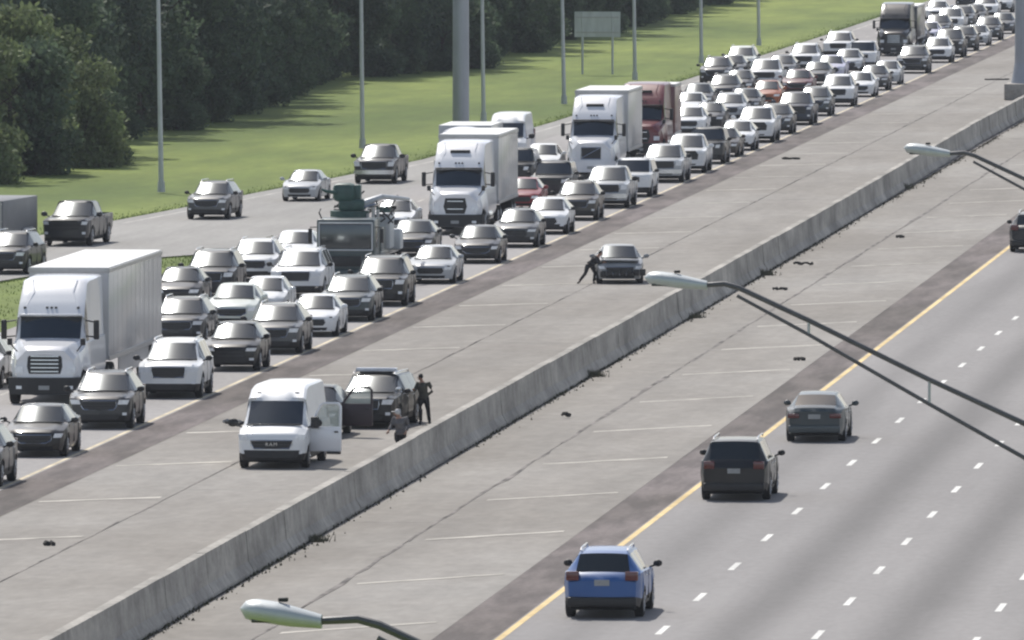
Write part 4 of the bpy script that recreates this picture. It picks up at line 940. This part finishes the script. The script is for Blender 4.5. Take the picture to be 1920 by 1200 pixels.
stand = dict(pelvis=(0, 0, .93), waist=(0, 0, 1.1), chest=(0, -.01, 1.32), neck=(0, 0, 1.5), head=(0, -.02, 1.60),
             shR=(-.2, 0, 1.42), elR=(-.27, .03, 1.15), wrR=(-.24, -.12, .95), shL=(.2, 0, 1.42), elL=(.27, .03, 1.15), wrL=(.2, -.15, 1.0),
             knR=(-.1, -.03, .5), anR=(-.1, .03, .1), toeR=(-.12, -.14, .035), knL=(.12, -.02, .5), anL=(.14, .04, .1), toeL=(.17, -.13, .035), face=(0, -1, 0))
p1 = dict(stand); p1.update(knL=(.16, .02, .5), anL=(.2, .1, .1), toeL=(.24, -.06, .035), face=(-1, 0, 0), elL=(.3, .08, 1.15), wrL=(.1, .0, .98), elR=(-.3, -.05, 1.18), wrR=(-.32, -.25, 1.22), chest=(-.04, -.01, 1.32), neck=(-.06, 0, 1.5), head=(-.09, -.02, 1.60))
person('person', (-37.75, 405.0, 0), 0, p1, 'olive', 'darkcloth', 'person in dark olive clothes standing beside the black suv with light bar', Hs=.88)
p2 = dict(stand); p2.update(elR=(-.28, -.05, 1.18), wrR=(-.36, -.22, 1.02), chest=(-.03, -.05, 1.3), neck=(-.05, -.08, 1.47), head=(-.08, -.12, 1.56), face=(-1, 0, 0))
person('person', (-36.42, 383.5, 0), 0, p2, 'greycloth', 'darkcloth', 'person in grey shirt and pale cap standing at the concrete barrier', capm='cap', Hs=.9)
p3 = dict(pelvis=(-.10, 0, .78), waist=(.02, 0, .92), chest=(.16, 0, 1.08), neck=(.28, 0, 1.22), head=(.34, 0, 1.30), shR=(.12, -.18, 1.08), elR=(.30, -.25, .92), wrR=(.50, -.22, .95),
          shL=(.18, .18, 1.12), elL=(.34, .22, .96), wrL=(.54, .18, 1.0), knR=(-.30, -.05, .44), anR=(-.55, -.05, .12), toeR=(-.62, -.15, .035), knL=(.12, .06, .45), anL=(.06, .1, .1), toeL=(.10, -.05, .035), face=(1, 0, 0))
person('person', (-41.12, 511.3, 0), 0, p3, 'darkcloth', 'darkcloth', 'person in dark clothes leaning into the damaged pale sedan', Hs=.88)

# ------------------------------------------------------------------ street lamps with twin tube arms (right side of the road)
def near_lamp(Y, X, Z, headL, label):
    root = empty('street_lamp', (X + 5.6, Y, 0)); px = 5.6
    def T(x, z): return (x - px, 0, z)
    b = B(); tube(b, [T(px, 0), T(px, Z - 2.6), T(px, Z - 1.5)], [.13, .09, .085], 12); obj('pole', b, 'steel', root)
    b = B(); tube(b, [T(px, 0), T(px, .15), T(px, .4)], [.3, .28, .14], 12); obj('pole_base', b, 'steel', root)
    b = B(); tube(b, [T(headL / 2 - .06, Z - .07), T(.62, Z - .05), T(.80, Z - .10), T(1.69, Z - .51), T(3.21, Z - 1.25), T(4.39, Z - 1.79), T(px, Z - 2.35)], [.03, .035, .035, .033, .033, .036, .04], 8); arm = obj('arm', b, 'armsteel', root)
    b = B(); tube(b, [T(.78, Z - .20), T(1.69, Z - .69), T(3.23, Z - 1.57), T(4.39, Z - 2.22), T(px, Z - 2.9)], [.022, .024, .026, .028, .03], 8); obj('arm', b, 'armsteel', root)
    b = B()
    for x, a, c in ((1.69, -.51, -.69), (3.22, -1.25, -1.57)): tube(b, [T(x, Z + a), T(x, Z + c)], .02, 6)
    obj('strut', b, 'steel', root)
    b = B(); n = 14; rings = []
    for i in range(n + 1):          # tapered cobra-head housing, flat glass below
        t = i / n; x = -headL / 2 + t * headL
        hw = .17 * (1 - (1 - min(1, t * 4)) ** 2) ** .5 * (1 - .45 * max(0, t - .45) / .55)
        hh = .10 * (1 - (1 - min(1, t * 3.5)) ** 2) ** .5 * (1 - .45 * max(0, t - .5) / .5); hb = .085 * (1 - (1 - min(1, t * 8)) ** 2) ** .5 * (1 - .3 * max(0, t - .6) / .4)
        zc = Z + .03 - .10 * t
        rings.append([b.verts.new(T(x, zc)[:1] + (hw * cos(a), zc + (hh if sin(a) > 0 else hb) * sin(a))) for a in np.linspace(0, 2 * pi, 17)[:-1]])
    for i in range(n):
        for j in range(16): b.faces.new((rings[i][j], rings[i][(j + 1) % 16], rings[i + 1][(j + 1) % 16], rings[i + 1][j]))
    b.faces.new(rings[-1]); bmesh.ops.recalc_face_normals(b, faces=b.faces)
    hd = obj('lamp_head', b, 'lamphead', root, 60)
    b = B(); bx(b, -headL / 2 + .1 - px, headL / 2 - .25 - px, -.10, .10, Z - .08, Z - .05, .01); obj('lamp_lens', b, 'glass', hd)
    b = B(); bx(b, -.02 - px, .06 - px, -.03, .03, Z + .085, Z + .12, .01); obj('photocell', b, 'plastic', hd)
    return tag(root, label, 'street lamp', 'street lamps along the right roadway')
near_lamp(168, -12.45, 14.02, .80, 'nearest full street lamp whose twin tube arm crosses the right half of the picture')
near_lamp(223, -12.3, 14.0, .78, 'farther street lamp with its head against the concrete barrier at upper right')
near_lamp(106, -11.03, 13.84, .66, 'street lamp whose head is cut by the bottom edge of the picture')

# grass-side light poles
def far_pole(x, y, h, arm=True, r=.125):
    root = empty('light_pole', (x, y, 0))
    b = B(); tube(b, [(0, 0, 0), (random.uniform(-.15, -.05), 0, h * .6), (-.2, 0, h)], [r, r * .75, r * .5], 10); obj('pole', b, 'steel', root)
    b = B(); tube(b, [(0, 0, 0), (0, 0, .5)], [r * 1.5, r * 1.3], 10); obj('pole_base', b, 'steel', root)
    b = B(); tube(b, [(-.2, 0, h - .1), (1.2, 0, h + .6), (3.2, 0, h + .8)], [.06, .05, .04], 8); obj('arm', b, 'steel', root)
    b = B(); ellipsoid(b, (3.5, 0, h + .78), (.42, .17, .09), 14, 8); obj('lamp_head', b, 'lamphead', root, 60)
    return root
FP = [(-69.5, 614.4, 'light pole on the grass slope nearest the camera'), (-66.7, 681.8, 'light pole standing just behind the dark ramp pickup'), (-64.8, 731, 'light pole directly right of the tall grey column'),
      (-63.3, 766.8, 'light pole on the grass left of the first far sign'), (-63.45, 822, 'light pole on the grass beyond the far sign'), (-62.5, 866, 'thin far light pole in front of the pale grass slope'), (-62.2, 917, 'farthest thin light pole near the top of the grass')]
for x, y, lab in FP: tag(far_pole(x, y, 13.5), lab, 'light pole', 'light poles along the grass verge')

# tall gantry columns
def column(x, y, r, h, label, base=0.0, foot=False):
    root = empty('gantry_column', (x, y, 0))
    b = B(); tube(b, [(0, 0, base + .1), (0, 0, h)], [r, r * .94], 24); obj('shaft', b, 'col', root)
    if foot:
        b = B(); tube(b, [(0, 0, base), (0, 0, base + .05), (0, 0, base + 1.2)], [r * 1.35, r * 1.32, r * 1.005], 24); obj('foot', b, 'col', root)
        boxo('pedestal', (-1.15, 1.0, -1.8, 1.8, 0, base), 'barrier', root, .06)
    else:
        b = B(); tube(b, [(0, 0, 0), (0, 0, .12)], [r * 1.5, r * 1.5], 20); obj('base_plate', b, 'steel', root)
    b = B(); tube(b, [(0, 0, h), (0, 0, h + .1)], [r, r * .6], 20); obj('cap', b, 'col', root)
    return tag(root, label, 'column')
column(-62.35, 690, .44, 11, 'thick grey steel column rising from the grass behind the white trucks')
column(-37.2, 779, .62, 11, 'thick grey steel column with flared foot on the barrier at the right edge', base=.95, foot=True)

# road sign seen from behind
root = empty('road_sign', (-66.9, 836, 0))
for x in (-.95, .95):
    b = B(); tube(b, [(x, 0, 0), (x, 0, 3.9)], .07, 8); obj('post', b, 'steel', root)
boxo('sign_panel', (-1.45, 1.45, -.03, .0, 2.35, 3.95), 'steel', root)
boxo('stiffener', [(-1.35, 1.35, -.07, -.031, 2.6, 2.68), (-1.35, 1.35, -.07, -.031, 3.55, 3.63)], 'rib', root)
tag(root, 'back of a grey road sign on two posts on the far grass', 'sign')

# ------------------------------------------------------------------ debris and weeds
def debris(x, y, L, label, rz, m='debris', h=.06, cat='debris'):
    n = 8; b = B(); pts = []
    for i in range(n): pts.append((-L / 2 + L * i / (n - 1), .10 * sin(i * 1.3 + L * 7), h * .6 + h * .7 * abs(sin(i * .9 + L))))
    tube(b, pts, [random.uniform(.03, .075) for _ in range(n)], 5)
    o = obj('tyre_scrap' if m == 'debris' else 'broken_bumper', b, m, None, 20); o.location = (x, y, 0); o.rotation_euler = (0, 0, rz)
    return tag(o, label, cat)
debris(-34.1, 529, .75, 'dark scrap of tyre lying right of the barrier, the farther one', .1, h=.12)
debris(-33.5, 505.8, .55, 'dark scrap of tyre near the crack line, the nearer one', .15)
debris(-33.7, 409, .2, 'tiny dark scrap on the concrete midway down the barrier', .9, h=.12)
debris(-43.5, 665.3, .9, 'long curved strip of rubber on the upper median concrete', .1, h=.05)
debris(-41.1, 823.9, 1.6, 'dark flattened scrap near the column at upper right', .3, h=.04)
debris(-41.7, 342.7, .22, 'small dark scrap lying on the pale joint at lower left', .1)
debris(-29.0, 448, .3, 'small dark scrap near the edge of the right shoulder', .3)
debris(-32.0, 560, .25, 'small scrap on the concrete far right of the barrier', .6)
debris(-42.9, 402.1, 1.25, 'broken dark bumper piece lying left of the white van', .12, 'plastic', .15)
debris(-43.4, 403.6, .7, 'pale broken bumper fragment behind the dark piece by the van', -.1, 'plate', .12)
def weed(x, y, s, label):
    V = []; F = []
    for k in range(160):
        a = random.uniform(0, 2 * pi); r = random.gauss(0, s * .5); bx_ = r; by_ = random.gauss(0, s * .8); h = s * random.uniform(.2, .8); t = random.uniform(-.6, .6)
        i = len(V); V += [(bx_, by_, 0), (bx_ + .03, by_ + .03, 0), (bx_ + t * h, by_ + random.uniform(-.3, .3) * h, h)]; F.append((i, i + 1, i + 2))
    o = np_obj('weed_clump', V, F, 'weed'); o.location = (x, y, 0); return tag(o, label, 'weed', 'weeds along the foot of the barrier')
for x, y, s, lab in ((-35.05, 436, .35, 'weed clump at the barrier foot midway down the picture'), (-35.05, 520, .38, 'dark weed clump at the barrier foot right of the lamp head'), (-35.3, 622, .4, 'weed clump at the barrier foot near the far lamp head'),
                     (-35.0, 345, .3, 'weed clump at the barrier foot at lower left'), (-35.0, 481, .3, 'weed clump at the barrier foot under the near lamp head'), (-35.95, 552, .3, 'sparse tall weed growing left of the barrier')):
    weed(x, y, s, lab)

rs = np.random.default_rng(31); n_ = 7000; yy_ = rs.uniform(290, 800, n_); cl = np.sin(yy_ * .21) + np.sin(yy_ * .057 + 2); keep = rs.uniform(-2.2, 1.8, n_) < cl; yy_ = yy_[keep]; n_ = len(yy_)
xx_ = -35.15 + rs.exponential(.09, n_); q_ = rs.uniform(.015, .05, n_); a_ = rs.uniform(0, pi, n_)
V_ = np.stack([np.stack([xx_ - np.cos(a_) * q_, yy_ - np.sin(a_) * q_ * 2, 0 * q_], 1), np.stack([xx_ + np.cos(a_) * q_, yy_ + np.sin(a_) * q_ * 2, 0 * q_], 1), np.stack([xx_, yy_, q_ * 1.6], 1)], 1).reshape(-1, 3)
tag(np_obj('grit', V_, np.arange(3 * n_).reshape(-1, 3), 'weed'), 'dark grit and litter gathered along the barrier foot', 'grit', kind='stuff')

# ------------------------------------------------------------------ vegetation
def leaf_cloud(n, lobes, size, seed):
    r = np.random.default_rng(seed); lob = np.array(lobes); wgt = (lob[:, 3] * lob[:, 4] * lob[:, 5]) ** .66; pick_ = r.choice(len(lob), n, p=wgt / wgt.sum())
    d = r.normal(size=(n, 3)); d /= np.linalg.norm(d, axis=1)[:, None]; rad = r.uniform(.55, 1.08, n) ** .6
    c = lob[pick_, :3] + d * rad[:, None] * lob[pick_, 3:6]
    c += np.repeat(r.normal(size=(n // 12 + 1, 3)), 12, axis=0)[:n] * .22
    c[:, 2] = np.maximum(c[:, 2], .1)
    u = r.normal(size=(n, 3)); u /= np.linalg.norm(u, axis=1)[:, None]; t = r.normal(size=(n, 3)); v_ = np.cross(u, t); v_ /= np.linalg.norm(v_, axis=1)[:, None]
    s = (size * r.uniform(.55, 1.4, n))[:, None]
    V = np.stack([c - u * s, c + v_ * s * .55, c + u * s, c - v_ * s * .55], 1).reshape(-1, 3)
    F = np.arange(4 * n).reshape(-1, 4)
    return V, F
def tree_proto(h, wd, seed, m, low=.15, n=7000, size=.2):
    r = random.Random(seed); lobes = []
    for k in range(16):
        t = r.random(); z = h * (low + (1 - low) * t) * .95; sp_ = wd * (1 - .55 * abs(t - .4) * 1.4)
        a = r.uniform(0, 2 * pi); q = sp_ * r.uniform(.15, .65)
        lobes.append((q * cos(a), q * sin(a), z, r.uniform(.3, .5) * wd, r.uniform(.3, .5) * wd, r.uniform(.10, .17) * h))
    V, F = leaf_cloud(n, lobes, size, seed)
    root = empty('tree'); b = B()
    tube(b, [(0, 0, 0), (.1, 0, h * .35), (-.05, .1, h * .8)], [.02 * h, .015 * h, .005 * h], 8)
    for k in range(6):
        a = r.uniform(0, 2 * pi); z = h * r.uniform(.3, .65); tube(b, [(0, 0, z), (cos(a) * wd * .35, sin(a) * wd * .35, z + h * .12), (cos(a) * wd * .6, sin(a) * wd * .6, z + h * .2)], [.008 * h, .006 * h, .003 * h], 5)
    obj('trunk', b, 'bark', root, 40); np_obj('crown', V, F, m, root)
    index_tree(root); return root
protos = [tree_proto(13, 4.2, 1, 'leaf'), tree_proto(15, 4.8, 2, 'leaf3'), tree_proto(11, 4.0, 3, 'leaf'), tree_proto(14, 3.6, 4, 'leaf3')]
bush = [tree_proto(6.8, 3.4, 11, 'leaf2', .03, 9000, .17), tree_proto(5.8, 3.2, 12, 'leaf2', .03, 9000, .17), tree_proto(6.2, 3.0, 13, 'leaf', .03, 8000, .17)]
def edge_x(y): return float(np.interp(y, [500, 621, 657, 684, 743, 771, 818, 834, 848, 892, 950, 1400], [-83, -79.5, -77.5, -80.5, -78.5, -79.5, -83, -79, -76, -76.5, -75.5, -74]))
def put_tree(src, x, y, s, label, group, name=None):
    t = copy_tree(src); t.location = (x, y, -.1); t.rotation_euler = (0, 0, random.uniform(0, 6.28)); t.scale = (s * random.uniform(.9, 1.1), s * random.uniform(.9, 1.1), s)
    if name: t.name = name
    tag(t, label, 'tree', group)
for (x, y, s, i) in ((-79.8, 628, .95, 0), (-82.5, 633, 1.1, 1), (-78.6, 640, 1.0, 2), (-80.6, 646, 1.1, 0), (-77.6, 652, .85, 1), (-79.2, 658, 1.05, 1), (-84, 640, 1.2, 0), (-76.9, 656.5, .55, 2)):
    put_tree(bush[i], x, y, s, 'olive green bushy tree at the front of the woods at left', 'bushy trees at the near edge of the woods', 'bushy_tree')
ys_ = 664
k = 0
while ys_ < 1130:
    x = edge_x(ys_) - random.uniform(.6, 2.2); near = ys_ < 850
    put_tree(protos[k % 4], x - 1.5, ys_, random.uniform(.85, 1.1), 'dark tree standing in the shaded edge of the woods', 'trees along the edge of the woods')
    if k % 2 == 0 or ys_ > 780: put_tree(bush[2], x + .3, ys_ + 2, random.uniform(.55, .85), 'dark low shrub at the foot of the woods', 'shrubs along the foot of the woods', 'shrub')
    ys_ += random.uniform(6, 9) if near else random.uniform(10, 14); k += 1
# the woodland mass behind the edge
NV, NF, base = [], [], 0
for sd_ in range(34):
    yy = 560 + sd_ * 26 + random.uniform(-5, 5); lobes = []
    for q in range(34):
        xx = edge_x(yy) - random.uniform(3.5, 24); lobes.append((xx, yy + random.uniform(-13, 13), random.uniform(.8, 14), random.uniform(2, 3.6), random.uniform(2, 4), random.uniform(1.6, 3.2)))
    V, F = leaf_cloud(5200, lobes, .36, 100 + sd_); NV.append(V); NF.append(F + base); base += len(V)
wd_ = np_obj('woodland', np.concatenate(NV), np.concatenate(NF), 'leaf3'); tag(wd_, 'dense dark woodland behind the edge trees', 'woodland', kind='stuff')

# give every edge plant its own label by its order from left to right
for stem, lab in (('bushy_tree', 'olive green bushy tree at the near end of the woods'), ('shrub', 'dark low shrub at the foot of the woods'), ('tree', 'dark tree in the edge of the woods')):
    ls = [o for o in bpy.data.objects if o.parent is None and o.get('category') == 'tree' and o.name.split('.')[0] == stem]
    for i, o in enumerate(sorted(ls, key=lambda o: o.location.x / o.location.y)): o['label'] = f'{lab}, {ordinal(i + 1)} from the left'

# grass blades: verge fringes and scattered tufts
def blades(n, fx, seed, hmin, hmax):
    r = np.random.default_rng(seed); y = r.uniform(0, 1, n); x, y = fx(r, y)
    h = r.uniform(hmin, hmax, n); wdt = h * .35; a = r.uniform(0, pi, n); lx = r.normal(0, .3, n) * h; ly = r.normal(0, .3, n) * h
    z0 = np.full(n, -.06)
    A = np.stack([x - cos_(a) * wdt, y - sin_(a) * wdt, z0], 1); Bv = np.stack([x + cos_(a) * wdt, y + sin_(a) * wdt, z0], 1); Cv = np.stack([x + lx, y + ly, z0 + h], 1)
    return np.stack([A, Bv, Cv], 1).reshape(-1, 3), np.arange(3 * n).reshape(-1, 3)
cos_, sin_ = np.cos, np.sin
def fx1(r, t):
    y = 520 + t ** 1.6 * 520; xl = np.interp(y, [p[1] for p in ramp_left], [p[0] for p in ramp_left]); return xl - .05 - r.exponential(.35, len(t)), y
def fx2(r, t):
    y = 540 + t ** 1.5 * 520; xl = np.interp(y, [p[1] for p in ramp_left], [p[0] for p in ramp_left]); xe = np.interp(y, [500, 621, 657, 684, 743, 771, 818, 834, 848, 892, 950, 1400], [-88, -80, -77.5, -80.5, -78.5, -79.5, -83, -79, -76, -76.5, -75.5, -74])
    q = r.uniform(0, 1, len(t)); return xl + (xe - xl) * q, y
def fx3(r, t):
    y = 380 + t * 180; xr = np.interp(y, [p[1] for p in ramp_right], [p[0] for p in ramp_right]) + .05; xm = np.full(len(t), -58.7); q = r.uniform(0, 1, len(t)) ; q = np.where(r.uniform(0, 1, len(t)) < .35, q * .05, q); return xr + (xm - xr) * q, y
Vs, Fs, base = [], [], 0
for (n, f, sd_, a, b_) in ((16000, fx1, 5, .03, .09), (9000, fx3, 7, .04, .1)):
    V, F = blades(n, f, sd_, a, b_); Vs.append(V); Fs.append(F + base); base += len(V)
gb = np_obj('grass', np.concatenate(Vs), np.concatenate(Fs), 'blade'); tag(gb, 'short green grass along the ramp and on the slope', 'grass', kind='stuff')

place_car('van', -57.15, 657, 'white', 'white high roof van seen past the end of the second semi trailer', None)
# remove the unplaced prototypes
for r0 in list(K.values()) + protos + bush:
    for c in list(r0.children_recursive): bpy.data.objects.remove(c)
    bpy.data.objects.remove(r0)

# ------------------------------------------------------------------ air
hb = B(); bx(hb, -3600, 3600, -400, 9100, -1.1, 42)
hz = obj('haze', hb, 'plastic', smooth=0); hm = bpy.data.materials.new('haze_air'); hm.use_nodes = True; hm.node_tree.nodes.clear()
pv = hm.node_tree.nodes.new('ShaderNodeVolumePrincipled'); pv.inputs['Density'].default_value = 0.000065; pv.inputs['Color'].default_value = (.85, .9, 1, 1)
ho = hm.node_tree.nodes.new('ShaderNodeOutputMaterial'); hm.node_tree.links.new(pv.outputs[0], ho.inputs['Volume'])
hz.data.materials.clear(); hz.data.materials.append(hm); tag(hz, kind='stuff')
